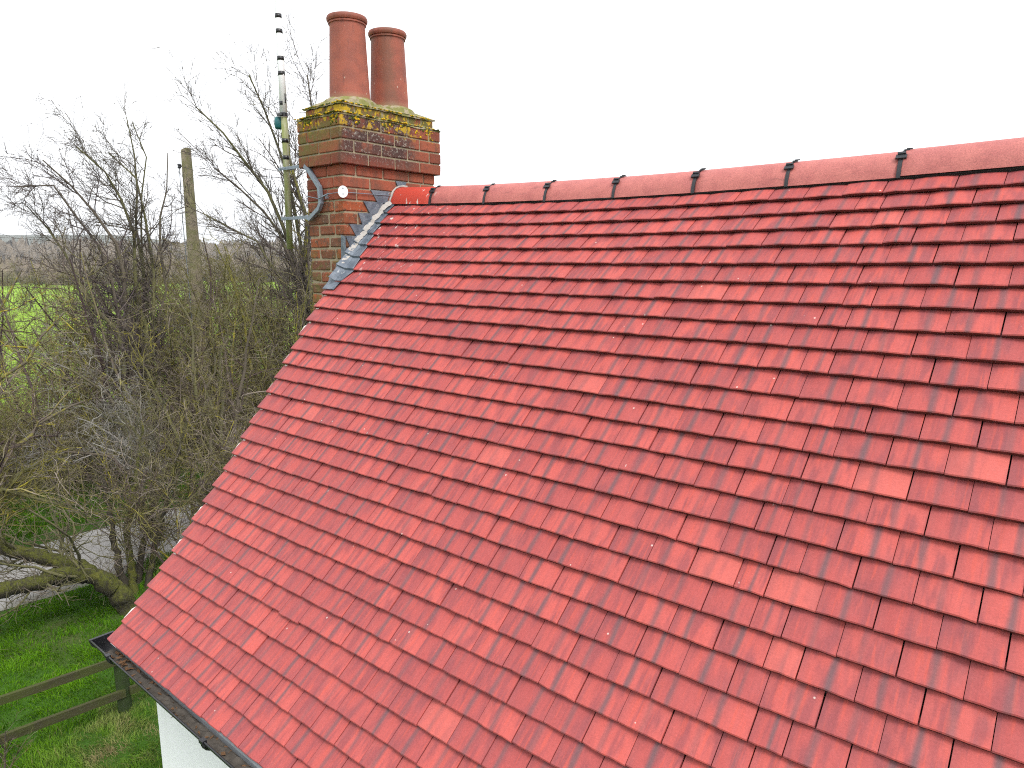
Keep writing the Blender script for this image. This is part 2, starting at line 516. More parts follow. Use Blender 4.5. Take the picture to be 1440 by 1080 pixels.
def m_ground():
    t = NT('meadow_ground')
    P = t.pos()
    x, y, z = t.sep(P)
    n = t.noise(P, 0.35, 5, 0.6)
    f = t.noise(P, 14, 4, 0.7)
    g = t.mix(f, (0.018, 0.050, 0.004), (0.050, 0.120, 0.010))
    dead = t.mix(f, (0.055, 0.042, 0.022), (0.14, 0.115, 0.06))
    c = t.mix(t.ramp(n, 0.52, 0.72), g, t.mix(0.5, g, dead))
    # bare, leaf-strewn strip under the hedge
    hed = t.math('MULTIPLY', t.ramp(t.math('ADD', x, t.math('MULTIPLY', n, 1.6)), -9.0, -9.8), t.ramp(x, -19.5, -17.5))
    c = t.mix(t.math('MULTIPLY', hed, 0.9), c, t.mix(f, (0.035, 0.03, 0.016), (0.10, 0.085, 0.045)))
    # young winter crop in the field beyond
    fld = t.ramp(x, -17.5, -20.5)
    crop = t.mix(t.noise(t.scaled(P, (0.5, 0.12, 1)), 1.0, 4, 0.6), (0.16, 0.29, 0.016), (0.26, 0.42, 0.030))
    c = t.mix(fld, c, crop)
    far = t.noise(t.scaled(P, (0.006, 0.004, 1)), 1.0, 2, 0.4)
    c = t.mix(t.math('MULTIPLY', t.ramp(x, -120, -160), t.ramp(far, 0.48, 0.52)), c, (0.13, 0.115, 0.07))
    return t.done(c, 0.95, t.bump(f, 0.8, 0.03), 0.15)

def m_grass(name, scale=1.0):
    t = NT(name)
    A = t.sep(t.attr('bcol').outputs['Color'])
    c = t.mix(A[0], (0.030, 0.100, 0.002), (0.120, 0.270, 0.006))
    c = t.mix(A[1], c, (0.26, 0.215, 0.105))
    d = t.n('BsdfTranslucent', {'Color': c})
    m = t.n('MixShader', {0: 0.22})
    t.put(t.b.inputs['Base Color'], c)
    t.put(t.b.inputs['Roughness'], 0.55)
    t.put(t.b.inputs['Specular IOR Level'], 0.08)
    t.t.links.new(t.b.outputs[0], m.inputs[1])
    t.t.links.new(d.outputs[0], m.inputs[2])
    t.t.links.new(m.outputs[0], t.out.inputs['Surface'])
    return t.m

def m_road():
    t = NT('worn_tarmac')
    P = t.pos()
    f = t.noise(P, 90, 3, 0.7)
    n = t.noise(P, 1.1, 4, 0.6)
    c = t.mix(f, (0.24, 0.235, 0.23), (0.40, 0.39, 0.38))
    c = t.mix(t.math('MULTIPLY', t.ramp(n, 0.45, 0.7), 0.5), c, (0.30, 0.285, 0.265))
    x = t.sep(P)[0]
    edge = t.math('MAXIMUM', t.ramp(t.math('ADD', x, t.math('MULTIPLY', n, 0.5)), -6.4, -6.15), t.ramp(t.math('ADD', x, t.math('MULTIPLY', n, 0.5)), -8.35, -8.7))
    c = t.mix(t.math('MULTIPLY', edge, 0.6), c, (0.09, 0.085, 0.05))
    return t.done(c, 0.85, t.bump(f, 0.4, 0.006), 0.3)

def m_wood(name, a, b, moss, amt):
    t = NT(name)
    P = t.pos()
    n = t.noise(P, 5, 4, 0.6)
    gr = t.noise(t.scaled(P, (40, 4, 40)), 1.0, 3, 0.6)
    c = t.mix(gr, a, b)
    c = t.mix(t.math('MULTIPLY', t.ramp(n, 0.36, 0.6), amt), c, moss)
    return t.done(c, 0.9, t.bump(gr, 0.5, 0.006), 0.2)

M = dict(bedding=m_plain('white_bedding_mortar', (0.62, 0.60, 0.57), 0.95, 0.2, var=0.2, scale=60, bump=0.6), tile=m_tile(), ridge=m_ridge(), lead=m_lead(), brick=m_brick(), mortar=m_mortar(), cement=m_cement(), pot=m_pot(),
         deck=m_plain('dark_roof_underlay', (0.012, 0.010, 0.010), 0.9), black=m_plain('black_plastic', (0.012, 0.012, 0.014), 0.35, 0.5, bump=0.05),
         clip=m_plain('dark_ridge_clip', (0.018, 0.019, 0.024), 0.45, 0.5),
         tray=m_plain('grey_eaves_tray', (0.20, 0.215, 0.23), 0.55), debris=m_plain('gutter_silt', (0.075, 0.065, 0.055), 0.9, 0.2, var=0.9, scale=30, bump=0.9),
         leafy=m_plain('fallen_leaf', (0.13, 0.07, 0.035), 0.85, 0.2, var=0.6, scale=25),
         wall=m_wall(), white=m_plain('white_fibreglass', (0.82, 0.83, 0.85), 0.35, var=0.03), mast=m_mast(),
         galv=m_plain('galvanised_steel', (0.20, 0.235, 0.28), 0.5, 0.45, 0.35, var=0.3), teal=m_plain('teal_plastic', (0.012, 0.105, 0.115), 0.4, var=0.3),
         moss=m_plain('green_moss', (0.075, 0.095, 0.016), 0.95, 0.1, var=0.5, scale=60), lichen=m_plain('yellow_lichen', (0.50, 0.33, 0.018), 0.95, 0.1, var=0.35, scale=60),
         ground=m_ground(), grass=m_grass('lawn_grass_blade'), road=m_road(),
         rail=m_wood('mossy_fence_rail', (0.026, 0.027, 0.013), (0.075, 0.068, 0.034), (0.055, 0.070, 0.015), 0.65),
         post=m_wood('dark_mossy_post', (0.018, 0.028, 0.012), (0.040, 0.055, 0.020), (0.030, 0.055, 0.012), 0.6),
         polew=m_wood('weathered_pole_wood', (0.18, 0.145, 0.10), (0.33, 0.28, 0.21), (0.145, 0.15, 0.055), 0.7),
         bark=m_bark('mossy_bark', (0.10, 0.082, 0.062), (0.18, 0.15, 0.115), (0.11, 0.112, 0.036), (0.20, 0.185, 0.025), 0.65),
         mossbark=m_bark('thick_mossy_bark', (0.040, 0.034, 0.024), (0.085, 0.074, 0.052), (0.080, 0.086, 0.014), (0.15, 0.14, 0.02), 0.92, True),
         twig=m_bark('brown_grey_twig', (0.058, 0.038, 0.037), (0.38, 0.32, 0.265), (0.175, 0.165, 0.036), (0.42, 0.36, 0.025), 0.75),
         skytwig=m_bark('dark_purple_twig', (0.066, 0.048, 0.050), (0.20, 0.165, 0.155), (0.095, 0.088, 0.040), (0.26, 0.23, 0.03), 0.4),
         pale=m_bark('pale_dead_twig', (0.20, 0.185, 0.17), (0.42, 0.40, 0.37), (0.11, 0.11, 0.06), (0.30, 0.26, 0.03), 0.35),
         far=m_plain('distant_woodland', (0.150, 0.122, 0.090), 0.95, 0.1, var=0.75, scale=0.8, bump=0),
         hill=m_plain('distant_hill', (0.085, 0.095, 0.075), 0.95, 0.1, var=0.3, scale=0.01, bump=0))

# ================================================================== the setting
def ground_sheet():
    xs = np.concatenate([[-1200, -500, -200, -90, -45], np.linspace(-30, 12, 43), [60, 200, 400]])
    ys = np.concatenate([[-600, -300, -60, -20], np.linspace(-8, 22, 31), [45, 90, 200, 500, 1200]])
    X, Y = np.meshgrid(xs, ys, indexing='ij')
    Z = np.full_like(X, G)
    near = (X < -9.2) & (X > -28) & (Y > -6) & (Y < 20)
    Z[near] += RNG.uniform(-0.05, 0.06, near.sum())
    # a low bank on the far side of the lane
    Z += 0.22 * np.exp(-((X + 9.9) / 0.7) ** 2) * ((Y > -8) & (Y < 22))
    n, m = X.shape
    V = np.stack([X, Y, Z], -1).reshape(-1, 3)
    i = np.arange(n - 1)[:, None] * m + np.arange(m - 1)[None]
    Q = np.stack([i, i + m, i + m + 1, i + 1], -1).reshape(-1, 4)
    o = obj('ground', npmesh('ground', V, Q, True), None, M['ground'])
    tag(o, kind='structure')
ground_sheet()

def road():
    ys = np.linspace(-40, 60, 101)
    V, F = [], []
    for i, y in enumerate(ys):
        w1 = 0.06 * math.sin(y * 1.7) + 0.04 * math.sin(y * 4.1 + 1)
        w2 = 0.07 * math.sin(y * 1.3 + 2) + 0.04 * math.sin(y * 3.7)
        V += [(-6.32 + w1, y, G + 0.008), (-7.6, y, G + 0.03), (-8.85 + w2, y, G + 0.008)]
        if i:
            b = 3 * i
            F += [(b - 3, b - 2, b + 1, b), (b - 2, b - 1, b + 2, b + 1)]
    o = obj('road', pyd('road', V, F, True), None, M['road'])
    recalc(o)
    tag(o, kind='structure')
road()

def far_country():
    # hedgerow and copse lines, one mass per line, then a low blue hill
    rng = np.random.default_rng(3)
    def crowns(name, pts, hs, mat, kind):
        Vs, Qs, b = [], [], 0
        S, K = 9, 6
        for (x, y), h in zip(pts, hs):
            th = np.linspace(0, 2 * np.pi, S, endpoint=False)
            ph = np.linspace(0.0, 1.0, K)
            r = np.sin(ph * np.pi * 0.93 + 0.12)[:, None] * h * rng.uniform(0.25, 0.5) * rng.uniform(0.35, 1.5, (K, S))
            zz = (ph * h)[:, None] * rng.uniform(0.7, 1.25, (K, S))
            P = np.stack([x + r * np.cos(th), y + r * np.sin(th), G - 0.3 + zz], -1)
            Vs.append(P.reshape(-1, 3))
            i = np.arange(K - 1)[:, None] * S + np.arange(S)[None]
            j = np.arange(K - 1)[:, None] * S + (np.arange(S)[None] + 1) % S
            Qs.append(np.stack([i, j, j + S, i + S], -1).reshape(-1, 4) + b)
            b += K * S
        o = obj(name, npmesh(name, np.concatenate(Vs), np.concatenate(Qs), False), None, mat)
        return tag(o, kind=kind)
    def line(d0, d1, n, h0, h1, a0=136, a1=176):
        a = np.radians(rng.uniform(a0, a1, n))
        d = rng.uniform(d0, d1, n)
        return np.stack([CAM[0] + d * np.cos(a), CAM[1] + d * np.sin(a)], -1), rng.uniform(h0, h1, n)
    p, h = line(150, 260, 900, 2.5, 5.5)
    o = crowns('distant_copse', p, h, M['far'], 'stuff'); o['label'] = 'grey brown band of far-off leafless trees below the horizon'
    p, h = line(330, 520, 1700, 6, 13)
    o = crowns('horizon_woodland', p, h, M['far'], 'stuff'); o['label'] = 'blue grey strip of woodland along the horizon'
    V, F = [], []
    a = np.radians(np.linspace(128, 180, 90))
    for i, q in enumerate(a):
        hh = 26 + 7 * math.sin(q * 9) + 4 * math.sin(q * 23 + 1)
        for d, z in ((560, G - 0.5), (700, G + hh * 0.85), (850, G + hh * 1.08), (1050, G - 0.5)):
            V.append((CAM[0] + d * math.cos(q), CAM[1] + d * math.sin(q), z))
        if i:
            for k in range(3):
                b = 4 * i + k
                F.append((b - 4, b, b + 1, b - 3))
    tag(recalc(obj('hill', pyd('hill', V, F, True), None, M['hill'])), kind='structure')
far_country()

# ================================================================== the house
HOUSE = empty('house', (0.07, -1.76, G))
tag(HOUSE, 'white rendered cottage with steep red tiled roof and brick chimney', 'house')
HX1 = 5.3
def house_shell():
    x0, x1, y0, y1 = 0.045, HX1 + 0.1, -1.76, 2.05
    mb = MB()
    ridge_y = 0.17
    mb.prism([(y0, G - 0.2), (y1, G - 0.2), (y1, -2.40), (ridge_y, -0.16), (y0, -2.36)], 0, x0, x1)
    w = mb.build('wall', M['wall'], HOUSE)
    recalc(w)
    return w
house_shell()

def sheet(fn, us, vs, thick=None):
    """grid mesh from a point function"""
    V = np.array([[fn(u, v) for v in vs] for u in us], float)
    n, m = len(us), len(vs)
    i = np.arange(n - 1)[:, None] * m + np.arange(m - 1)[None]
    Q = np.stack([i, i + m, i + m + 1, i + 1], -1).reshape(-1, 4)
    return V.reshape(-1, 3), Q

# roof deck (dark underlay beneath the tiles, plain boarded back slope)
def roof_deck():
    xs = np.linspace(0.03, HX1, 28)
    ks = np.linspace(-0.1, 30.5, 32)
    V = np.array([[roof_pt(x, k, -0.048) for k in ks] for x in xs]).reshape(-1, 3)
    m = len(ks)
    i = np.arange(len(xs) - 1)[:, None] * m + np.arange(m - 1)[None]
    Q = np.stack([i, i + m, i + m + 1, i + 1], -1).reshape(-1, 4)
    b = len(V)
    # back slope
    top = np.array([roof_pt(x, 30.5, -0.034) for x in xs])
    B = np.concatenate([top + [0, 0.10, 0.0], top + [0, 2.15, -2.38]])
    n = len(xs)
    j = np.arange(n - 1)
    Qb = np.stack([j, j + 1, j + n + 1, j + n], -1) + b
    # join across the apex
    a = np.arange(n - 1) * m + m - 1
    Qa = np.stack([a, a + m, j + 1 + b, j + b], -1)
    return obj('roof', npmesh('roof', np.concatenate([V, B]), np.concatenate([Q, Qb, Qa]), True), HOUSE, M['deck'])
ROOF = roof_deck()
ROOF['label'] = 'dark underlay of the pitched roof beneath red tiles'

# ---- tiles
TH = 0.0125
def tile_geom(xa, xb, k, seed, dk=0.0, doff=0.0, skew=0.0, tilt=0.0):
    nu = 5
    us = np.linspace(0, 1, nu)
    #            v (courses up)  offset
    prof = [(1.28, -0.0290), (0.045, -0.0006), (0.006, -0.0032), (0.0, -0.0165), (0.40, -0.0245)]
    V = []
    for v, off in prof:
        for u in us:
            x = xa + (xb - xa) * u
            camber = -0.0044 * (2 * u - 1) ** 2
            ragged = (0.007 * math.sin(u * 9 + seed * 40) + 0.008 * math.sin(u * 23 + seed * 90)) * (2.2 if seed > 0.9 else 1.0) if v < 0.05 else 0.0
            V.append((x, k + v + dk + skew * (u - 0.5) + ragged, off + camber + doff + tilt * (u - 0.5)))
    V = np.array(V)
    P = roof_pt(V[:, 0], V[:, 1], V[:, 2])
    F = []
    for j in range(4):
        for i in range(nu - 1):
            a = j * nu + i
            F.append((a, a + nu, a + nu + 1, a + 1))
    F.append(tuple(j * nu for j in range(5))[::-1])
    F.append(tuple(j * nu + nu - 1 for j in range(5)))
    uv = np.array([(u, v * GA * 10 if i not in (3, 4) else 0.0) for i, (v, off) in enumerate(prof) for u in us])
    return P, F, uv

def tile_mesh(name, lst):
    V, F, C, UV = [], [], [], []
    for P, f, uv, c in lst:
        b = len(V)
        V += [tuple(p) for p in P]
        F += [tuple(i + b for i in q) for q in f]
        UV += [tuple(q) for q in uv]
        C += [c] * len(P)
    me = pyd(name, V, F)
    at_ = me.attributes.new('tcol', 'FLOAT_COLOR', 'POINT')
    at_.data.foreach_set('color', np.array(C, np.float32).ravel())
    ul = me.uv_layers.new(name='UVMap')
    li = np.empty(len(me.loops), np.int32)
    me.loops.foreach_get('vertex_index', li)
    ul.data.foreach_set('uv', np.array(UV, np.float32)[li].ravel())
    smooth_by_angle(me, 40)
    return me

def all_tiles():
    rng = np.random.default_rng(11)
    tiles = []
    for k in range(NC):
        even = k % 2 == 0
        x0 = 0.0 + rng.uniform(-0.004, 0.004)
        if k >= 23:
            x0 = 0.043
        joints = [x0]
        first = 0.234 if even else 0.155
        x = first
        while x < x0 + 0.05:
            x += 0.1513
        n = 0
        nar = 2.90 + rng.uniform(-0.03, 0.16)
        done = False
        joints.append(x)
        while x < HX1:
            w = 0.1513 if x < 2.0 else 0.1543
            if not done and x > nar:
                w = 0.097
                done = True
            x += w + rng.normal(0, 0.0011)
            joints.append(x)
        rowd = 0.012 * rng.normal()
        for i in range(len(joints) - 1):
            xa, xb = joints[i], joints[i + 1]
            real = (i + k // 2) % 2 == 0           # every second joint is a true gap, the others a shallow groove
            gap_r = 0.0040 if (i + 1 + k // 2) % 2 == 0 else 0.0018
            gap_l = 0.0 
            seed = rng.random()
            R = rng.random() * 0.95
            if rng.random() < 0.003: R = 0.99
            B = float(np.clip(rng.normal(0.74, 0.26), 0.05, 1.0))
            if i == 0 and even and k < 23:
                B *= 0.15; R = R * 0.25 + 0.05
            dk = rowd + rng.normal(0, 0.0045)
            if rng.random() < 0.008: dk -= 0.06
            dk = dk + (0.05 * min(max((xa - 0.5) / 1.0, 0), 1) if k == 0 else 0)
            P, F, uv = tile_geom(xa, xb - gap_r - abs(rng.normal(0, 0.0006)), k, seed, dk, rng.normal(0, 0.0012), rng.normal(0, 0.006), rng.normal(0, 0.0013))
            q = project(P[5:15])
            inside = np.clip(q, [0, 0], [1440, 1080])
            lo, hi = inside.min(0), inside.max(0)
            size = float((hi[0] - lo[0]) * (hi[1] - lo[1]))
            tiles.append((size, P, F, uv, (R, seed, B, 1.0)))
    pale = [(1232, 680), (1370, 658), (1010, 792), (1110, 826), (1085, 920), (820, 537), (700, 640), (612, 1058), (1245, 300), (990, 410)]
    cen = np.array([project(t[1][5:15].mean(0)) for t in tiles])
    for q in pale:
        i = int(np.argmin(((cen - q) ** 2).sum(1)))
        c = tiles[i][4]
        tiles[i] = tiles[i][:4] + ((0.99, c[1], c[2] * 0.6, 1.0),)
    tiles.sort(key=lambda t: -t[0])
    for s, P, F, uv, c in tiles[:300]:
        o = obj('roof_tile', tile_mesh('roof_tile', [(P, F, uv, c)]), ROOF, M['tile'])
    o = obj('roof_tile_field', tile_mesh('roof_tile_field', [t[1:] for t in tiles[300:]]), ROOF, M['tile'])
    o['kind'] = 'stuff'
all_tiles()

# ---- verge mortar bedding, white where it has squeezed out
def verge_mortar():
    rng = np.random.default_rng(5)
    V, F = [], []
    ks = np.arange(-0.05, 23.3, 0.25)
    for i, k in enumerate(ks):
        e = (k % 2.0)
        out = 0.012 if 1.0 <= e < 1.8 else -0.006
        j = rng.uniform(-0.004, 0.004)
        frac = k % 1.0
        t = -0.0135 - 0.0155 * frac + 0.002
        for x, off in ((0.03, t), (0.004 - out - 0.003 + j, t - 0.001), (0.004 - out + j, t - 0.016), (0.03, -0.045)):
            V.append(roof_pt(x, k, off))
        if i:
            b = 4 * i
            for q in range(4):
                F.append((b - 4 + q, b - 4 + (q + 1) % 4, b + (q + 1) % 4, b + q))
    o = obj('verge_mortar', pyd('verge_mortar', V, F), ROOF, M['bedding'])
    recalc(o)
    # barge / undercloak strip closing the gable edge
    V, F = [], []
    for i, k in enumerate(np.linspace(-0.1, 30, 40)):
        for x, off in ((0.008, -0.030), (0.008, -0.11), (0.075, -0.11), (0.075, -0.030)):
            V.append(roof_pt(x, k, off))
        if i:
            b = 4 * i
            for q in range(4):
                F.append((b - 4 + q, b - 4 + (q + 1) % 4, b + (q + 1) % 4, b + q))
    recalc(obj('verge_board', pyd('verge_board', V, F), ROOF, M['white']))
verge_mortar()

# ---- ridge
RX0 = 0.385
def ridge():
    rng = np.random.default_rng(2)
    joints = [-0.02] + [RX0 + 0.45 * i for i in range(12) if RX0 + 0.45 * i < HX1 + 0.2]
    def arc(x, off=0.0, a0=-1.0, a1=1.0, n=11):
        b = roof_pt(x, 29.98, 0.001)
        w, h = 0.112, 0.117
        out = []
        for s in np.linspace(a0, a1, n):
            th = s * math.radians(84)
            y = b[1] + w + (w + off) * math.sin(th) / math.sin(math.radians(84))
            z = b[2] - 0.004 + (h + off) * (math.cos(th) - math.cos(math.radians(84))) / (1 - math.cos(math.radians(84)))
            out.append((x, y, z))
        return out
    for i in range(len(joints) - 1):
        xa, xb = joints[i] + 0.004, joints[i + 1] - 0.004
        xs = [xa, xa + 0.004] + list(np.linspace(xa + 0.05, xb - 0.05, 4)) + [xb - 0.004, xb]
        dz = rng.uniform(-0.005, 0.005)
        dy0, dy1 = rng.uniform(-0.006, 0.006, 2)
        V, F = [], []
        n = 13
        for j, x in enumerate(xs):
            o_ = -0.003 if j in (0, len(xs) - 1) else 0.0
            V += [(p[0], p[1] + dy0 + (dy1 - dy0) * j / 7, p[2] + dz) for p in arc(x, o_, n=n)]
        for j, x in enumerate(xs):
            V += [(p[0], p[1] + dy0 + (dy1 - dy0) * j / 7, p[2] + dz) for p in arc(x, -0.018, n=n)]
        L = len(xs) * n
        for j in range(len(xs) - 1):
            for s in range(n - 1):
                a = j * n + s
                F.append((a, a + 1, a + n + 1, a + n))
                F.append((L + a, L + a + n, L + a + n + 1, L + a + 1))
            F.append((j * n, j * n + n, L + j * n + n, L + j * n))
            F.append((j * n + n - 1, L + j * n + n - 1, L + j * n + 2 * n - 1, j * n + 2 * n - 1))
        for e in (0, len(xs) - 1):
            for s in range(n - 1):
                a = e * n + s
                F.append((a, L + a, L + a + 1, a + 1) if e == 0 else (a, a + 1, L + a + 1, L + a))
        me = pyd('ridge_tile', V, F)
        at_ = me.attributes.new('tcol', 'FLOAT_COLOR', 'POINT')
        c = (0.95 if i == 0 else rng.random() * 0.5, rng.random(), 0, 1)
        at_.data.foreach_set('color', np.array([c] * len(V), np.float32).ravel())
        smooth_by_angle(me, 45)
        o = obj('ridge_tile', me, ROOF, M['ridge'])
        recalc(o)
        # black union and clip over the joint
        xj = joints[i + 1]
        if xj > HX1 - 0.1:
            continue
        mb = MB()
        for (d0, d1, of, a0, a1) in ((-0.008, 0.008, 0.003, -1.03, -0.5), (-0.004, 0.004, 0.002, -0.5, 0.9)):
            A = arc(xj + d0, of, a0, a1, 12); B = arc(xj + d1, of, a0, a1, 12)
            A2 = arc(xj + d0, -0.008, a0, a1, 12); B2 = arc(xj + d1, -0.008, a0, a1, 12)
            n2 = 12
            V = A + B + A2 + B2
            F = []
            for s in range(n2 - 1):
                F += [(s, s + 1, n2 + s + 1, n2 + s), (s, 2 * n2 + s, 2 * n2 + s + 1, s + 1), (n2 + s, n2 + s + 1, 3 * n2 + s + 1, 3 * n2 + s)]
            F += [(0, n2, 3 * n2, 2 * n2), (n2 - 1, 3 * n2 - 1, 4 * n2 - 1, 2 * n2 - 1)]
            mb.add(V, F)
        # clip body on the near shoulder and its upstanding fin behind
        c0 = np.array(arc(xj, 0.003, -0.56, -0.56, 1)[0])
        nrm = np.array([0, -0.76, 0.65])
        tan = np.array([0, 0.65, 0.76])
        def blk(c, hx, ht, hn):
            V = [c + np.array([sx * hx, 0, 0]) + tan * st * ht + nrm * (sn * hn) for sx in (-1, 1) for st in (-1, 1) for sn in (0, 1)]
            mb.add(V, [(0, 1, 3, 2), (4, 6, 7, 5), (0, 4, 5, 1), (2, 3, 7, 6), (0, 2, 6, 4), (1, 5, 7, 3)])
        blk(c0, 0.020, 0.010, 0.008)
        blk(c0 + tan * 0.015, 0.015, 0.005, 0.013)
        c1 = np.array(arc(xj + 0.012, 0.001, -0.24, -0.24, 1)[0])
        mb.box(c1 + [-0.012, -0.004, -0.002], c1 + [0.008, 0.004, 0.004])
        mb.box(c1 + [-0.004, -0.003, 0.003], c1 + [0.018, 0.003, 0.008])
        recalc(mb.build('ridge_clip', M['clip'], ROOF))
    # dark ventilating ridge roll below the ridge tiles
    V, F = [], []
    for i, x in enumerate(np.linspace(0.05, HX1, 40)):
        b = roof_pt(x, 29.93, -0.009)
        c = roof_pt(x, 30.15, 0.000)
        V += [b, c + [0, 0.01, 0], c + [0, 0.19, -0.0], b + [0, 0.24, -0.008], roof_pt(x, 29.90, -0.022), roof_pt(x, 29.90, -0.022) + [0, 0.26, 0]]
        if i:
            q = 6 * i
            F += [(q - 6, q - 5, q + 1, q), (q - 5, q - 4, q + 2, q + 1), (q - 4, q - 3, q + 3, q + 2), (q - 6, q, q + 4, q - 2), (q - 3, q - 1, q + 5, q + 3)]
    obj('ridge_roll', pyd('ridge_roll', V, F), ROOF, M['deck'])
    # mortar filling where the first ridge tile meets the chimney
    mb = MB()
    rg = random.Random(4)
    P = [arc(0.034, 0.004, s, s, 1)[0] for s in np.linspace(-1.05, 0.2, 8)]
    P = [np.array(p) + np.array([rg.uniform(-0.006, 0.006), -0.004, 0]) for p in P]
    mb.tube(P, [0.009 + rg.uniform(-0.004, 0.005) for _ in P], 7)
    mb.build('ridge_mortar', M['cement'], ROOF, True)
ridge()

# ---- eaves: gutter, brackets, tray, silt and leaves
def gutter():
    def ctr(x):
        return np.array([x, -1.942 - 0.004 * min(max(x, 0), 1.5), -2.372 - 0.004 * x])
    r = 0.054
    xs = np.linspace(-0.105, HX1 + 0.1, 24)
    S = 11
    V, F = [], []
    for x in xs:
        c = ctr(x)
        ring = []
        for s in range(S):
            th = math.pi + math.pi * s / (S - 1)
            ring.append(c + [0, r * math.cos(th), r * math.sin(th)])
        ring[0] = ring[0] + np.array([0, -0.002, 0.002])
        inner = []
        for s in range(S):
            th = math.pi + math.pi * s / (S - 1)
            inner.append(c + [0, (r - 0.005) * math.cos(th), (r - 0.005) * math.sin(th)])
        V += ring + inner
    W = 2 * S
    for i in range(len(xs) - 1):
        for s in range(S - 1):
            a = i * W + s
            F += [(a, a + 1, a + W + 1, a + W), (a + S, a + S + W, a + S + W + 1, a + S + 1)]
        F += [(i * W, i * W + W, i * W + W + S, i * W + S), (i * W + S - 1, i * W + 2 * S - 1, i * W + W + 2 * S - 1, i * W + W + S - 1)]
    # stop end
    F.append(tuple(range(S)))
    g = obj('gutter', pyd('gutter', V, F), HOUSE, M['black'])
    recalc(g)
    smooth_by_angle(g.data, 40)
    # rolled outer rim
    MB().tube([ctr(x) + [0, -r - 0.001, 0.001] for x in xs], 0.005, 6).build('rim', M['black'], g, True)
    # stop end flange
    mb = MB()
    c = ctr(-0.105)
    mb.prism([(c[1] + (r + 0.006) * math.cos(t), c[2] + (r + 0.006) * math.sin(t)) for t in np.linspace(math.pi, 2 * math.pi, 13)] + [(c[1] + r + 0.006, c[2] + 0.006), (c[1] - r - 0.006, c[2] + 0.006)], 0, -0.112, -0.096)
    recalc(mb.build('stop_end', M['black'], g))
    # brackets
    for x in (0.12, 1.10, 1.95, 2.8, 3.65, 4.5):
        c = ctr(x)
        mb = MB()
        pts = [c + [0, (r + 0.005) * math.cos(t), (r + 0.005) * math.sin(t)] for t in np.linspace(math.pi * 0.98, 2 * math.pi, 12)]
        for a, b in zip(pts[:-1], pts[1:]):
            mb.tube([a, b], 0.007, 6)
        mb.box(c + [-0.014, -r - 0.012, -0.006], c + [0.014, -r + 0.010, 0.008])
        mb.box(c + [-0.02, r, -0.07], c + [0.02, r + 0.02, 0.02])
        recalc(mb.build('bracket', M['black'], g))
    # silt lying in the gutter
    rng = np.random.default_rng(9)
    V, F = [], []
    xs2 = np.linspace(0.0, HX1, 180)
    for i, x in enumerate(xs2):
        c = ctr(x)
        fill = min(1.0, max(0.0, (x - 0.05) / 0.6))
        for s in range(7):
            yy = (s / 6 - 0.5) * 2 * 0.046
            hh = -0.047 + 0.018 * fill + rng.uniform(-0.006, 0.008) - 0.006 * math.cos(s)
            hh = max(hh, -math.sqrt(max(0.048 ** 2 - yy ** 2, 0)) + 0.002)
            V.append(c + [0, yy, hh])
        if i:
            b = 7 * i
            for s in range(6):
                F.append((b - 7 + s, b + s, b + s + 1, b - 6 + s))
    o = obj('silt', pyd('silt', V, F), g, M['debris'])
    o['kind'] = 'stuff'
    mb = MB()
    for _ in range(260):
        x = rng.uniform(0.05, 3.2)
        c = ctr(x) + [0, rng.uniform(-0.04, 0.04), -0.026 + rng.uniform(-0.006, 0.006)]
        a = rng.uniform(0, 6.28)
        l, w = rng.uniform(0.008, 0.022), rng.uniform(0.004, 0.011)
        d = np.array([math.cos(a), math.sin(a), rng.uniform(-0.3, 0.3)])
        e = np.array([-math.sin(a), math.cos(a), rng.uniform(-0.4, 0.4)])
        mb.add([c - d * l, c + e * w + [0, 0, 0.003], c + d * l, c - e * w], [(0, 1, 2, 3)])
    o = mb.build('leaf_litter', M['leafy'], g)
    o['kind'] = 'stuff'
    # grey eaves tray between tiles and gutter, fascia behind
    V, F = [], []
    for i, x in enumerate(np.linspace(0.02, HX1, 30)):
        a = roof_pt(x, 0.9, -0.036)
        b = roof_pt(x, 0.05, -0.022)
        c = ctr(x) + [0, 0.010 - 0.006 * min(max(x, 0), 1.4), 0.012]
        d = c + [0, 0.006, -0.034]
        V += [a, b, c, d]
        if i:
            q = 4 * i
            F += [(q - 4 + s, q + s, q + s + 1, q - 3 + s) for s in range(3)]
    obj('eaves_tray', pyd('eaves_tray', V, F), ROOF, M['tray'])
    MB().box((0.05, -1.862, -2.52), (HX1, -1.838, -2.34)).build('fascia', M['black'], HOUSE)
    MB().box((0.05, -1.838, -2.52), (HX1, -1.755, -2.50)).build('soffit', M['black'], HOUSE)
gutter()

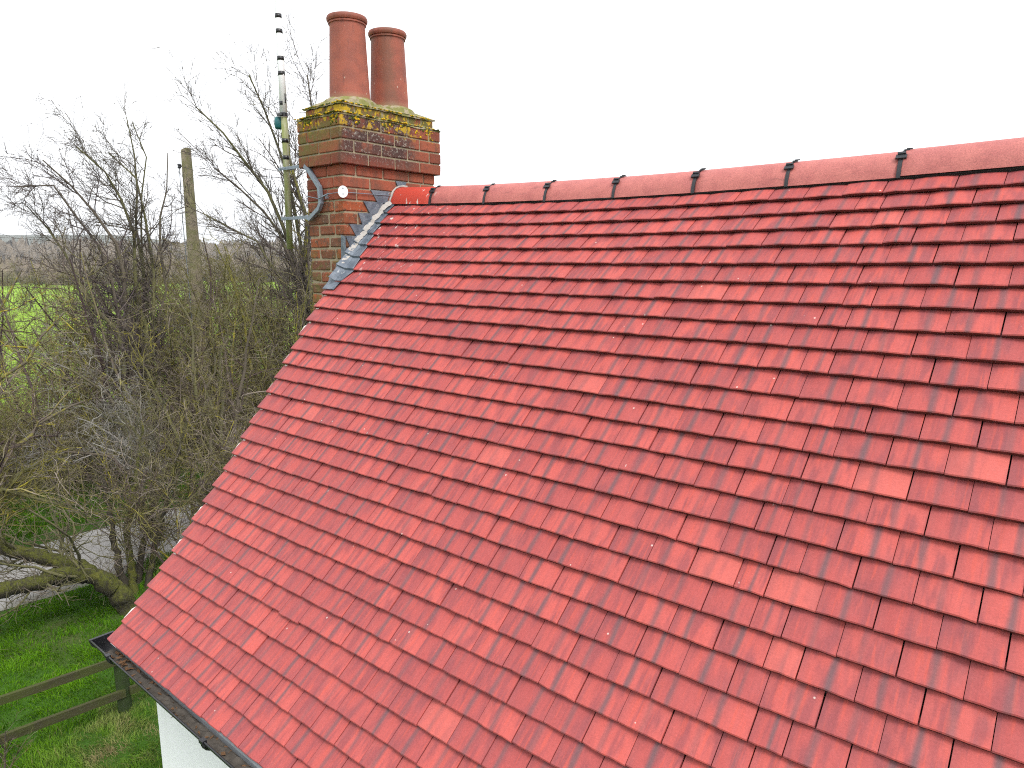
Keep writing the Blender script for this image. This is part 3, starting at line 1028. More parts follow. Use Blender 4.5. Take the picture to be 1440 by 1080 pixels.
# ---- chimney
CX0, CX1, CY0, CY1 = -0.36, 0.03, -0.357, 0.447
CHIM = None
def chimney():
    global CHIM
    rng = np.random.default_rng(21)
    CO = 0.075
    zb = 0.193                                   # underside of the oversailing head
    rec = 0.008
    mb = MB()
    mb.box((CX0 + rec, CY0 + rec, G), (CX1 - rec, CY1 - rec, zb + 0.004))
    mb.box((CX0 - 0.032 + rec, CY0 - 0.032 + rec, zb + 0.002), (CX1 + 0.032 - rec, CY1 + 0.032 - rec, zb + 4 * CO - 0.003))
    mb.box((CX0 + rec + 0.002, CY0 + rec + 0.012, zb + 4 * CO - 0.006), (CX1 - rec - 0.002, CY1 - rec - 0.002, zb + 5 * CO - 0.004))
    CHIM = mb.build('chimney', M['mortar'], HOUSE)
    CHIM['label'] = 'brick chimney stack with oversailing lichened head'
    def brick(a, b, age, wear):
        x0, y0, z0 = a
        x1, y1, z1 = b
        bev = 0.004 + wear * 0.006
        j = 0.0012 + wear * 0.0045
        bm = bmesh.new()
        bmesh.ops.create_cube(bm, size=1)
        for v in bm.verts:
            v.co = Vector((x0 + (v.co.x + 0.5) * (x1 - x0) + rng.uniform(-j, j), y0 + (v.co.y + 0.5) * (y1 - y0) + rng.uniform(-j, j), z0 + (v.co.z + 0.5) * (z1 - z0) + rng.uniform(-j, j)))
        bmesh.ops.bevel(bm, geom=list(bm.edges), offset=bev, segments=1, affect='EDGES')
        me = bpy.data.meshes.new('brick')
        bm.to_mesh(me)
        bm.free()
        at_ = me.attributes.new('tcol', 'FLOAT_COLOR', 'POINT')
        c = (rng.random(), age, rng.random(), 1)
        at_.data.foreach_set('color', np.array([c] * len(me.vertices), np.float32).ravel())
        obj('brick', me, CHIM, M['brick'])
    def course(x0, x1, y0, y1, z0, par, age, wear):
        z1 = z0 + 0.065
        z0 = z0 + 0.0
        D = 0.102
        jn = 0.010 + 0.004 * wear
        def run(L, start):
            out, p = [], 0.0
            w = start
            while p < L - 0.03:
                e = min(p + w, L)
                if L - e < 0.05: e = L
                out.append((p, e - (jn if e < L else 0)))
                p = e
                w = 0.225
            return out
        # corners are owned in turn by the narrow and the long faces
        if par:
            for s, e in run(x1 - x0, 0.225):
                for ya, yb in ((y0, y0 + D), (y1 - D, y1)):
                    dy = rng.uniform(0, 0.004) * wear
                    brick((x0 + s, ya + (dy if ya == y0 else 0), z0 - rng.uniform(0, 0.004) * wear), (x0 + e, yb, z1), age(z0), wear * rng.uniform(0.3, 1))
            for s, e in run(y1 - y0 - 2 * D - 2 * jn, 0.225):
                for xa, xb in ((x1 - D, x1), (x0, x0 + D)):
                    dx = rng.uniform(0, 0.004) * wear
                    brick((xa, y0 + D + jn + s, z0), (xb - (dx if xb == x1 else 0), y0 + D + jn + e, z1), age(z0), wear * rng.uniform(0.3, 1))
        else:
            for s, e in run(y1 - y0, 0.225):
                for xa, xb in ((x1 - D, x1), (x0, x0 + D)):
                    dx = rng.uniform(0, 0.004) * wear
                    brick((xa, y0 + s, z0), (xb - (dx if xb == x1 else 0), y0 + e, z1), age(z0), wear * rng.uniform(0.3, 1))
            for ya, yb in ((y0, y0 + D), (y1 - D, y1)):
                brick((x0 + D + jn, ya, z0), (x1 - D - jn, yb, z1), age(z0), wear * rng.uniform(0.3, 1))
    age = lambda z: float(np.clip(1.0 if z < -0.06 else 0.0, 0, 1))
    for i in range(14):
        z = zb - CO * (i + 1) + 0.010
        course(CX0, CX1, CY0, CY1, z, i % 2 == 0, age, 0.15 if z > -0.08 else 1.0)
    o = 0.032
    for i in range(4):
        course(CX0 - o, CX1 + o, CY0 - o, CY1 + o, zb + CO * i, i % 2 == 1, lambda z: 0.0, 0.12)
    course(CX0 + 0.004, CX1 - 0.004, CY0 + 0.012, CY1 - 0.004, zb + CO * 4, True, lambda z: 0.25, 0.6)
    # mortar weathering on the two ledges and the flaunching round the pots
    zt = zb + 4 * CO - 0.010
    mb = MB()
    a = [(CX0 - 0.034, CY0 - 0.034), (CX1 + 0.034, CY0 - 0.034), (CX1 + 0.034, CY1 + 0.034), (CX0 - 0.034, CY1 + 0.034)]
    b = [(CX0 + 0.002, CY0 + 0.010), (CX1 - 0.002, CY0 + 0.010), (CX1 - 0.002, CY1 - 0.002), (CX0 + 0.002, CY1 - 0.002)]
    def ringed(p0, z0, p1, z1, n=14, jit=0.004):
        V, F = [], []
        L = 0
        for (A, z) in ((p0, z0), (p1, z1)):
            for i in range(4):
                for s in range(n):
                    t = s / n
                    x = A[i][0] + (A[(i + 1) % 4][0] - A[i][0]) * t
                    y = A[i][1] + (A[(i + 1) % 4][1] - A[i][1]) * t
                    V.append((x + rng.uniform(-jit, jit), y + rng.uniform(-jit, jit), z + rng.uniform(-jit, jit)))
        L = 4 * n
        for s in range(L):
            F.append((s, (s + 1) % L, L + (s + 1) % L, L + s))
        mb.add(V, F)
    ringed(a, zt + 0.002, a, zt + 0.010)
    ringed(a, zt + 0.010, b, zt + 0.030)
    zt2 = zb + 5 * CO - 0.012
    c = [(CX0 - 0.004, CY0 + 0.004), (CX1 + 0.004, CY0 + 0.004), (CX1 + 0.004, CY1 + 0.004), (CX0 - 0.004, CY1 + 0.004)]
    d = [(-0.22, -0.24), (-0.11, -0.24), (-0.11, 0.33), (-0.22, 0.33)]
    ringed(c, zt2 + 0.0, c, zt2 + 0.012)
    ringed(c, zt2 + 0.012, d, zt2 + 0.075)
    V = [(x, y, zt2 + 0.074) for x, y in d]
    mb.add(V, [(0, 1, 2, 3)])
    mb.build('flaunching', M['mortar'], CHIM, False)
    # pots
    for n_, yc in (('chimney_pot', -0.125), ('chimney_pot', 0.213)):
        zt_ = 1.140 if yc < 0 else 1.128
        z0 = 0.585
        H = zt_ - z0
        prof = [(0.150, 0.0), (0.150, 0.028), (0.137, 0.042), (0.131, 0.050), (0.1305, 0.08), (0.1125, H - 0.062), (0.1135, H - 0.052), (0.120, H - 0.050), (0.1205, H - 0.042), (0.117, H - 0.038),
                (0.124, H - 0.036), (0.130, H - 0.026), (0.131, H - 0.014), (0.126, H - 0.003), (0.117, H), (0.104, H - 0.004), (0.098, H - 0.05), (0.098, 0.02)]
        mb = MB()
        mb.lathe(prof, (-0.165, yc, z0), 40)
        p = mb.build(n_, M['pot'], CHIM)
        smooth_by_angle(p.data, 40)
        p['label'] = 'left terracotta chimney pot' if yc < 0 else 'right terracotta chimney pot with sooty streak'
        # mortar collar
        mb = MB()
        V, F = [], []
        S = 36
        for rr, z in ((0.185, z0 - 0.012), (0.170, z0 + 0.026), (0.149, z0 + 0.040)):
            for s in range(S):
                t = 2 * math.pi * s / S
                q = rr + rng.uniform(-0.006, 0.006)
                V.append((-0.165 + q * math.cos(t), yc + q * math.sin(t), z + rng.uniform(-0.004, 0.004)))
        for i in range(2):
            for s in range(S):
                F.append((i * S + s, i * S + (s + 1) % S, (i + 1) * S + (s + 1) % S, (i + 1) * S + s))
        mb.add(V, F)
        mb.build('mortar_collar', M['mortar'], CHIM)
    # moss and lichen cushions on the ledges
    def cushions(name, mat, n, pick):
        Vs, Fs = [], []
        ico = bmesh.new()
        bmesh.ops.create_icosphere(ico, subdivisions=1, radius=1)
        iv = np.array([v.co[:] for v in ico.verts])
        fi = [[v.index for v in f.verts] for f in ico.faces]
        ico.free()
        b = 0
        V, F = [], []
        for _ in range(n):
            p, s = pick()
            q = iv * np.array(s) * rng.uniform(0.6, 1.3, (len(iv), 1)) + p
            V += list(q)
            F += [[i + b for i in f] for f in fi]
            b += len(iv)
        o = obj(name, pyd(name, V, F, True), CHIM, mat)
        o['kind'] = 'stuff'
    def ledge_pick(dens_y):
        def f():
            while True:
                face = rng.random()
                top = rng.random() < 0.35
                z = (zt2 + 0.010) if top else (zt + 0.016)
                of = 0.002 if top else rng.uniform(0.012, 0.046)
                if face < 0.62:
                    y = rng.uniform(CY0 - 0.03, CY1 + 0.03)
                    if rng.random() > dens_y(y): continue
                    p = (CX1 + of, y, z)
                else:
                    p = (rng.uniform(CX0 - 0.03, CX1 + 0.03), CY0 - of + (0.01 if top else 0), z)
                s = rng.uniform(0.003, 0.011)
                q_ = p[1] if face < 0.62 else p[0]
                cl_ = math.sin(q_ * 21 + 1) + 0.8 * math.sin(q_ * 47 + 2)
                if cl_ < -0.35 and rng.random() < 0.8: continue
                drop = abs(rng.normal(0, 0.026)) if (rng.random() < 0.55 and cl_ > 0.3) else 0.0
                if drop > 0.004 and not top:
                    p = (CX1 + 0.033, p[1], p[2] - 0.012 - drop) if face < 0.62 else (p[0], CY0 - 0.033, p[2] - 0.012 - drop)
                    return np.array(p), ((s * 0.3, s, s) if face < 0.62 else (s, s * 0.3, s))
                return np.array(p), (s, s, s * 0.6)
        return f
    cushions('lichen_crust', M['lichen'], 520, ledge_pick(lambda y: 0.95 if y < 0.2 else 0.4))
    cushions('moss', M['moss'], 480, ledge_pick(lambda y: 0.5 if y < 0.1 else 0.25))
    return
chimney()

# ---- lead flashing
def flashing():
    rng = np.random.default_rng(31)
    fx = CX1 + 0.004
    # the strip dressed over the tiles, following each course
    V, F = [], []
    rows = []
    for k in range(23, 30):
        for v, off in ((0.02, 0.0055), (0.96, -0.0085)):
            rows.append((k + v, off))
    for i, (k, off) in enumerate(rows):
        xe = 0.155 - (k - 24) * 0.0155 + rng.uniform(-0.003, 0.003)
        xe = min(xe, 0.158)
        if k < 23.6: xe = 0.115
        for j, s in enumerate((0.0, 0.35, 0.7, 0.97, 1.0)):
            x = fx + (xe - fx) * s
            up = 0.035 * (1 - s / 0.35) if s < 0.35 else 0
            V.append(roof_pt(x, k, off + up + rng.uniform(-0.0012, 0.0012) - (0.004 if s == 1.0 else 0)))
        if i:
            b = 5 * i
            F += [(b - 5 + s, b - 4 + s, b + 1 + s, b + s) for s in range(4)]
    f = obj('lead_flashing', pyd('lead_flashing', V, F, False), ROOF, M['lead'])
    mod = f.modifiers.new('thickness', 'SOLIDIFY')
    mod.thickness = 0.003
    # front apron under the lowest courses, folded up the weather face of the stack
    V = []
    xs = np.linspace(-0.012, 0.10, 6)
    for k, off in ((22.35, 0.004), (22.98, -0.0065), (23.35, 0.006)):
        V += [roof_pt(x, k, off + rng.uniform(-0.001, 0.001)) for x in xs]
    y = CY0 - 0.004
    top = [(x, y - 0.075 * (1 - min(1, i / 2)), roof_pt(x, 23.6, 0)[2] + 0.0) for i, x in enumerate(xs)]
    n = len(xs)
    F = [(j * n + i, j * n + i + 1, (j + 1) * n + i + 1, (j + 1) * n + i) for j in range(2) for i in range(n - 1)]
    a = obj('lead_apron', pyd('lead_apron', V, F), ROOF, M['lead'])
    mod = a.modifiers.new('thickness', 'SOLIDIFY'); mod.thickness = 0.003
    mb = MB()
    mb.prism([(-0.085, -0.485), (-0.065, -0.420), (CX1 + 0.004, -0.408), (CX1 + 0.004, -0.560), (-0.03, -0.560)], 1, y - 0.004, y)
    mb.prism([(-0.012, -0.416), (-0.005, -0.245), (CX1 + 0.0055, -0.255), (CX1 + 0.0055, -0.416)], 1, y - 0.0035, y + 0.001)
    recalc(mb.build('lead_apron_upstand', M['lead'], ROOF))
    # stepped cover flashing on the side of the stack, one triangular step to each bed joint
    def yr(z):                                      # roof line on the stack's side
        return np.interp(z, [-0.50, -0.374, -0.185, -0.028, 0.106], [-0.43, -0.327, -0.197, -0.059, 0.05])
    zj = [0.193 - 0.075 * i + 0.005 for i in range(1, 9)]
    for i, z in enumerate(zj):
        zl = z - 0.075
        yl = max(yr(z) - 0.135 + rng.uniform(-0.012, 0.012), CY0 + 0.002)
        if i == 0:
            poly = [(0.075, z), (0.175, z), (0.125, z - 0.085)]
        else:
            poly = [(yl, z), (yr(z) + 0.02, z), (yr(zl) + 0.05, zl - 0.005), (max(yr(zl) - 0.028, CY0 + 0.002), zl - 0.002)]
        mb = MB()
        mb.prism(poly, 0, CX1 - 0.002, CX1 + 0.0045 + 0.0008 * (i % 3))
        recalc(mb.build('lead_step', M['lead'], ROOF))
    # pale mortar and sealant smeared up the fold
    V, F = [], []
    ks = np.linspace(24.2, 29.9, 46)
    for i, k in enumerate(ks):
        w = 0.35 + 0.65 * rng.random()
        base = 0.028 - 0.0125 * (k % 1.0)
        for j, (dx, up) in enumerate(((0.002, 0.012 * w), (0.007, 0.005 * w), (0.012 + 0.005 * w, -0.004), (0.017 + 0.010 * w, -0.012))):
            V.append(roof_pt(fx + dx, k + rng.uniform(-0.06, 0.06), base + up + rng.uniform(-0.002, 0.003)))
        if i:
            q = 4 * i
            F += [(q - 4 + j, q - 3 + j, q + 1 + j, q + j) for j in range(3)]
    obj('flashing_mortar', pyd('flashing_mortar', V, F, True), ROOF, M['cement'])
flashing()

# ================================================================== aerial mast on the stack
def mast():
    mx_, my_ = -0.590, -0.352
    root = empty('aerial_mast', (mx_, my_, -0.327))
    tag(root, 'slim white and lichened aerial mast clamped beside the brick chimney', 'aerial mast')
    MB().tube([(mx_ - 0.012, my_, -0.327), (mx_, my_, 0.30), (mx_ + 0.002, my_, 0.565)], [0.0215, 0.0210, 0.0205], 14).build('pole', M['mast'], root, True)
    MB().tube([(mx_ + 0.002, my_, 0.545), (mx_ + 0.001, my_, 0.9), (mx_, my_, 1.4), (mx_ - 0.002, my_, 2.1)], [0.024, 0.0225, 0.019, 0.014], 14).build('antenna_rod', M['white'], root, True)
    for z in (1.179, 1.085, 0.916, 0.822, 0.632, 0.393, 0.283):
        r = np.interp(z, [0.3, 0.56, 0.9, 1.4], [0.0225, 0.0252, 0.0238, 0.0203])
        mb = MB()
        mb.tube([(mx_, my_, z - 0.013), (mx_, my_, z + 0.013)], float(r), 14)
        if z == 0.632:
            mb.tube([(mx_ + 0.026, my_, z), (mx_ + 0.032, my_, z + 0.02), (mx_ + 0.030, my_, z + 0.06)], 0.004, 6)
        mb.build('tape_band', M['black'], root, True)
    mb = MB()
    mb.tube([(mx_, my_, 0.548), (mx_, my_, 0.572)], 0.028, 14)
    mb.box((mx_ - 0.03, my_ - 0.034, 0.552), (mx_ + 0.03, my_ - 0.024, 0.568))
    mb.build('clamp', M['black'], root)
    mb = MB()
    c = np.array([mx_ - 0.050, my_ - 0.004, 0.515])
    prof = [(0.0, 0.038), (0.020, 0.037), (0.031, 0.030), (0.034, 0.0), (0.033, -0.030), (0.026, -0.040), (0.0, -0.042)]
    mb.lathe(prof, c, 16)
    mb.tube([c + [-0.030, 0, -0.004], c + [-0.052, 0, 0.002], c + [-0.058, 0, 0.002]], 0.006, 8)
    mb.tube([c + [0.02, 0, 0.012], c + [0.055, 0, 0.012]], 0.010, 8)
    mb.build('junction_box', M['teal'], root, True)
    # two flat steel arms and the cranked strap against the stack
    ys = CY0 - 0.030
    for z, x1 in ((0.208, -0.315), (-0.122, -0.325)):
        mb = MB()
        mb.box((mx_ - 0.055, my_ - 0.030, z - 0.010), (x1, my_ - 0.026, z + 0.010))
        for yy in (-0.031, 0.025):
            mb.box((mx_ - 0.03, my_ + yy, z - 0.006), (mx_ + 0.032, my_ + yy + 0.005, z + 0.006))
        mb.tube([(mx_ - 0.027, my_ - 0.036, z), (mx_ - 0.027, my_ + 0.034, z)], 0.0045, 6)
        mb.tube([(mx_ + 0.027, my_ - 0.036, z), (mx_ + 0.027, my_ + 0.034, z)], 0.0045, 6)
        recalc(mb.build('bracket_arm', M['galv'], root))
    strap = [(-0.335, 0.205), (-0.300, 0.180), (-0.188, 0.060), (-0.180, -0.040), (-0.205, -0.075), (-0.310, -0.135), (-0.345, -0.122)]
    mb = MB()
    w = 0.013
    outer, inner = [], []
    for i, (x, z) in enumerate(strap):
        a = np.array(strap[max(i - 1, 0)]); b = np.array(strap[min(i + 1, len(strap) - 1)])
        t = (b - a) / np.linalg.norm(b - a)
        nrm = np.array([-t[1], t[0]])
        outer.append(np.array([x, z]) + nrm * w)
        inner.append(np.array([x, z]) - nrm * w)
    poly = outer + inner[::-1]
    V, F = [], []
    n = len(strap)
    for y in (ys - 0.004, ys + 0.020):
        V += [(p[0], y, p[1]) for p in outer] + [(p[0], y, p[1]) for p in inner]
    for i in range(n - 1):
        F += [(i, i + 1, n + i + 1, n + i), (2 * n + i, 3 * n + i, 3 * n + i + 1, 2 * n + i + 1),
              (i, 2 * n + i, 2 * n + i + 1, i + 1), (n + i, n + i + 1, 3 * n + i + 1, 3 * n + i)]
    mb.add(V, F)
    recalc(mb.build('bracket_strap', M['galv'], root))
    # lashing wire round the stack, with its round white corner plate
    e = 0.008
    zz = 0.018
    ring = [(-0.185, ys - 0.008, zz - 0.03), (-0.10, CY0 - e - 0.012, zz - 0.004), (CX1 + 0.006, CY0 - e - 0.006, zz), (CX1 + e, CY0 + 0.01, zz), (CX1 + e, CY1 + e, zz + 0.01), (CX0 - e, CY1 + e, zz), (CX0 - e, CY0 - e, zz), (-0.19, ys - 0.008, zz - 0.03)]
    mb = MB()
    mb.tube(ring, 0.0025, 5)
    for q in range(3):
        mb.tube([(-0.13 + 0.012 * q, CY0 - 0.020, zz - 0.012 + 0.004 * q), (-0.115 + 0.012 * q, CY0 - 0.03, zz - 0.035), (-0.105 + 0.014 * q, CY0 - 0.03, zz - 0.022)], 0.0018, 4)
    mb.tube([(-0.16, CY0 - 0.022, zz - 0.018), (-0.10, CY0 - 0.020, zz - 0.004)], 0.006, 6)
    mb.build('lashing_wire', M['galv'], root)
    mb = MB()
    cc = np.array([CX1 + 0.012, CY0 - 0.012, 0.020])
    nn = np.array([0.72, -0.70, 0]); uu = np.array([0.70, 0.72, 0])
    V, F = [], []
    S = 20
    for k, d in enumerate((-0.003, 0.003)):
        for s in range(S):
            t = 2 * math.pi * s / S
            V.append(cc + nn * d + uu * 0.031 * math.cos(t) + np.array([0, 0, 0.037 * math.sin(t)]))
    F = [tuple(range(S))[::-1], tuple(range(S, 2 * S))] + [(s, (s + 1) % S, S + (s + 1) % S, S + s) for s in range(S)]
    mb.add(V, F)
    recalc(mb.build('corner_plate', M['white'], root))
    mb = MB()
    for dz in (0.017, -0.017):
        c2 = cc + nn * 0.0035 + np.array([0, 0, dz])
        mb.add([c2 + uu * -0.006, c2 + uu * 0.006, c2 + np.array([0, 0, 0.010])], [(0, 1, 2)])
    mb.build('plate_mark', M['galv'], root)
mast()

# ================================================================== timber pole, fence
def utility_pole():
    b = np.array([-12.2, 4.72, G])
    root = empty('timber_pole', tuple(b))
    tag(root, 'old weathered timber telegraph pole rising out of the bare hedge', 'pole')
    rng = np.random.default_rng(8)
    S = 16
    V, F = [], []
    zs = np.linspace(G, 2.02, 15)
    for i, z in enumerate(zs):
        r = np.interp(z, [G, 2.02], [0.19, 0.105])
        cx = b[0] - 0.00 * i
        for s in range(S):
            t = 2 * math.pi * s / S
            q = r * (1 + rng.uniform(-0.04, 0.04))
            V.append((cx + q * math.cos(t), b[1] - 0.004 * (z - G) + q * math.sin(t), z + (0.05 * math.cos(t) if i == len(zs) - 1 else 0)))
    for i in range(len(zs) - 1):
        for s in range(S):
            F.append((i * S + s, i * S + (s + 1) % S, (i + 1) * S + (s + 1) % S, (i + 1) * S + s))
    F.append(tuple((len(zs) - 1) * S + s for s in range(S)))
    o = obj('pole', pyd('pole', V, F, True), root, M['polew'])
    smooth_by_angle(o.data, 50)
    left = -c_r
    top = np.array([b[0], b[1] - 0.03, 1.68])
    mb = MB()
    mb.tube([top, top + left * 0.17], 0.018, 8)
    q = top + left * 0.17
    mb.lathe([(0.0, -0.05), (0.035, -0.05), (0.04, -0.02), (0.028, 0.0), (0.04, 0.02), (0.035, 0.05), (0.0, 0.055)], q, 12)
    mb.build('insulator', M['clip'], root, True)
    mb = MB()
    mb.tube([q + [0, 0, -0.05], q + [0, 0, -1.2] + left * 0.02, q + [0, 0, -2.4], q + [0, 0, -6.2] - left * 0.02], 0.009, 6)
    mb.build('downlead', M['galv'], root)
    hole = np.array([b[0], b[1], 1.83]) - c_f * np.array([1, 1, 0]) * 0.108
    mb = MB()
    mb.tube([hole, hole + c_f * np.array([1, 1, 0]) * 0.02], 0.016, 8)
    mb.build('bolt', M['clip'], root)
utility_pole()

def fence():
    fx = -3.13
    root = empty('post_and_rail_fence', (fx, -0.84, G))
    tag(root, 'mossy two-rail timber fence on the lawn below the gutter', 'fence')
    rng = np.random.default_rng(14)
    for y in (-3.9, -0.835, 2.2):
        mb = MB()
        p = [(fx + 0.01, y, G - 0.05), (fx + 0.012, y, G + 0.2), (fx + 0.01, y, G + 0.5), (fx + 0.008, y, G + 0.745), (fx + 0.008, y, G + 0.775)]
        mb.tube(p, [0.066, 0.064, 0.062, 0.061, 0.045], 10)
        o = mb.build('post', M['post'], root)
        for v in o.data.vertices:
            v.co += Vector(rng.uniform(-0.004, 0.004, 3))
        smooth_by_angle(o.data, 50)
    for z, tilt in ((-4.178 + 0.0, 0.07), (-4.535, 0.07)):
        for (y0, y1) in ((-3.9, -0.84), (-0.80, 2.2)):
            V, F = [], []
            n = 14
            for i, y in enumerate(np.linspace(y0, y1, n)):
                s = 0.010 * math.sin(y * 2.3 + z * 5)
                zz = z - tilt * (y + 0.84) * (1 if y < -0.8 else 0.4)
                h = 0.038 + rng.uniform(-0.002, 0.002)
                for dx, dz in ((0.05, -h), (0.085, -h), (0.085, h), (0.05, h)):
                    V.append((fx + dx + s, y, zz + dz + rng.uniform(-0.002, 0.002)))
                if i:
                    b = 4 * i
                    F += [(b - 4 + q, b - 4 + (q + 1) % 4, b + (q + 1) % 4, b + q) for q in range(4)]
            F += [(0, 1, 2, 3), (4 * n - 1, 4 * n - 2, 4 * n - 3, 4 * n - 4)]
            recalc(obj('rail', pyd('rail', V, F), root, M['rail']))
fence()

# ================================================================== bare trees and shrubs
def nrm(a):
    return a / (np.linalg.norm(a, axis=-1, keepdims=True) + 1e-9)

def walk(rng, base, d, L, M_, wob, trop, ts):
    pts = [base]
    d = nrm(d)
    for i in range(M_ - 1):
        d = nrm(d + rng.normal(0, wob, d.shape) + trop * ts)
        base = base + d * (L / (M_ - 1))[:, None]
        pts.append(base)
    return np.stack(pts, 1)

def sprout(rng, P, R, n, t0, t1, ang, sd):
    B, M_, _ = P.shape
    idx = np.repeat(np.arange(B), n)
    t = rng.uniform(t0, t1, B * n) * (M_ - 1)
    i = np.minimum(t.astype(int), M_ - 2)
    f = (t - i)[:, None]
    a, b = P[idx, i], P[idx, i + 1]
    tan = nrm(b - a)
    rnd = rng.normal(size=tan.shape)
    perp = nrm(rnd - (rnd * tan).sum(-1, keepdims=True) * tan)
    an = np.radians(rng.normal(ang, sd, B * n))[:, None]
    r = R[idx, i] * (1 - f[:, 0]) + R[idx, i + 1] * f[:, 0]
    return a + (b - a) * f, nrm(np.cos(an) * tan + np.sin(an) * perp), r, t / (M_ - 1), idx

def tubes(P, R, S, col):
    """P (B,M,3) R (B,M) col (B,4) -> verts, quads, colours"""
    B, M_, _ = P.shape
    tan = np.empty_like(P)
    tan[:, 1:-1] = P[:, 2:] - P[:, :-2]
    tan[:, 0] = P[:, 1] - P[:, 0]
    tan[:, -1] = P[:, -1] - P[:, -2]
    tan = nrm(tan)
    ref = np.where(np.abs(tan[..., 2:3]) < 0.85, np.array([0, 0, 1.0]), np.array([1.0, 0, 0]))
    a = nrm(np.cross(tan, ref))
    b = np.cross(a, tan)
    th = np.arange(S) * 2 * np.pi / S
    V = P[:, :, None] + R[:, :, None, None] * (np.cos(th)[:, None] * a[:, :, None] + np.sin(th)[:, None] * b[:, :, None])
    base = (np.arange(B) * M_ * S)[:, None, None] + (np.arange(M_ - 1) * S)[None, :, None]
    s = np.arange(S)[None, None]
    s2 = (s + 1) % S
    Q = np.stack([base + s, base + s2, base + S + s2, base + S + s], -1).reshape(-1, 4)
    C = np.broadcast_to(col[:, None, None], (B, M_, S, 4)).reshape(-1, 4)
    return V.reshape(-1, 3), Q, C

def join(parts):
    Vs, Qs, Cs, b = [], [], [], 0
    for V, Q, C in parts:
        Vs.append(V); Qs.append(Q + b); Cs.append(C); b += len(V)
    return np.concatenate(Vs), np.concatenate(Qs), np.concatenate(Cs)

LEFT = -c_r
UP = np.array([0, 0, 1.0])
def grow(rng, P, R, levels, lean, yellow=0.5):
    """P,R stems; levels list of (n, t0, t1, ang, sd, len, lensd, M, wob, up, minr, rratio)"""
    def cols(n, par=None):
        c = np.ones((n, 4))
        c[:, 0] = rng.random(n)
        c[:, 1] = rng.random(n) * (0.5 + yellow)
        c[:, 2] = rng.random(n)
        if par is not None:
            c[:, 1] = 0.7 * par[:, 1] + 0.3 * c[:, 1]
            c[:, 0] = 0.55 * par[:, 0] + 0.45 * c[:, 0]
            c[:, 2] = 0.65 * par[:, 2] + 0.35 * c[:, 2]
        return c
    C = cols(len(P))
    C[:, 0] *= 0.55
    out = [(P, R, C)]
    for (n, t0, t1, ang, sd, ln, lsd, M_, wob, up, minr, rr) in levels:
        base, d, r, t, idx = sprout(rng, P, R, n, t0, t1, ang, sd)
        L = ln * np.exp(rng.normal(0, lsd, len(base))) * (1.15 - 0.55 * t)
        P2 = walk(rng, base, d, L, M_, wob, UP * up + lean, 1.0)
        ok = (P2[:, :, 2].min(1) > G + 0.05) & (P2[:, -1, 2] > P2[:, 0, 2] - 0.35)
        P2, r, idx, base = P2[ok], r[ok], idx[ok], base[ok]
        r0 = np.maximum(np.minimum(r * rr, r * 0.8), minr)
        R2 = r0[:, None] * np.linspace(1, 0.42, M_)[None]
        R2 = np.maximum(R2, minr * 0.75)
        C2 = cols(len(P2), C[idx])
        out.append((P2, R2, C2))
        P, R, C = P2, R2, C2
    return out

def stems_from(pts_list, r0, r1, M_=9):
    """hand-set limbs, resampled smoothly"""
    Ps = []
    Rs = []
    for pts, (ra, rb) in zip(pts_list, zip(r0, r1)):
        pts = np.asarray(pts, float)
        s = np.concatenate([[0], np.cumsum(np.linalg.norm(np.diff(pts, axis=0), axis=1))])
        q = np.linspace(0, s[-1], M_)
        Ps.append(np.stack([np.interp(q, s, pts[:, i]) for i in range(3)], -1))
        Rs.append(np.linspace(ra, rb, M_))
    return np.array(Ps), np.array(Rs)

def tree(name, label, cat, base, out, split=1, mats=('bark', 'twig'), S0=7, group=None):
    root = empty(name, tuple(base))
    tag(root, label, cat, group)
    a = join([tubes(P, R, S0, C) for P, R, C in out[:split]])
    obj('trunk', npmesh('trunk', a[0], a[1], True, {'bcol': a[2]}), root, M[mats[0]])
    c = join([tubes(P, R, 4 if i == 0 and len(out) - split > 2 else 3, C) for i, (P, R, C) in enumerate(out[split:])])
    obj('crown', npmesh('crown', c[0], c[1], False, {'bcol': c[2]}), root, M[mats[1]])
    return root

def ground_at(az_deg, dist):
    a = math.radians(az_deg)
    return np.array([CAM[0] + dist * math.cos(a), CAM[1] + dist * math.sin(a), G])

def px_base(px, dist):
    p = at(px, 342, dist)
    return np.array([p[0], p[1], G])

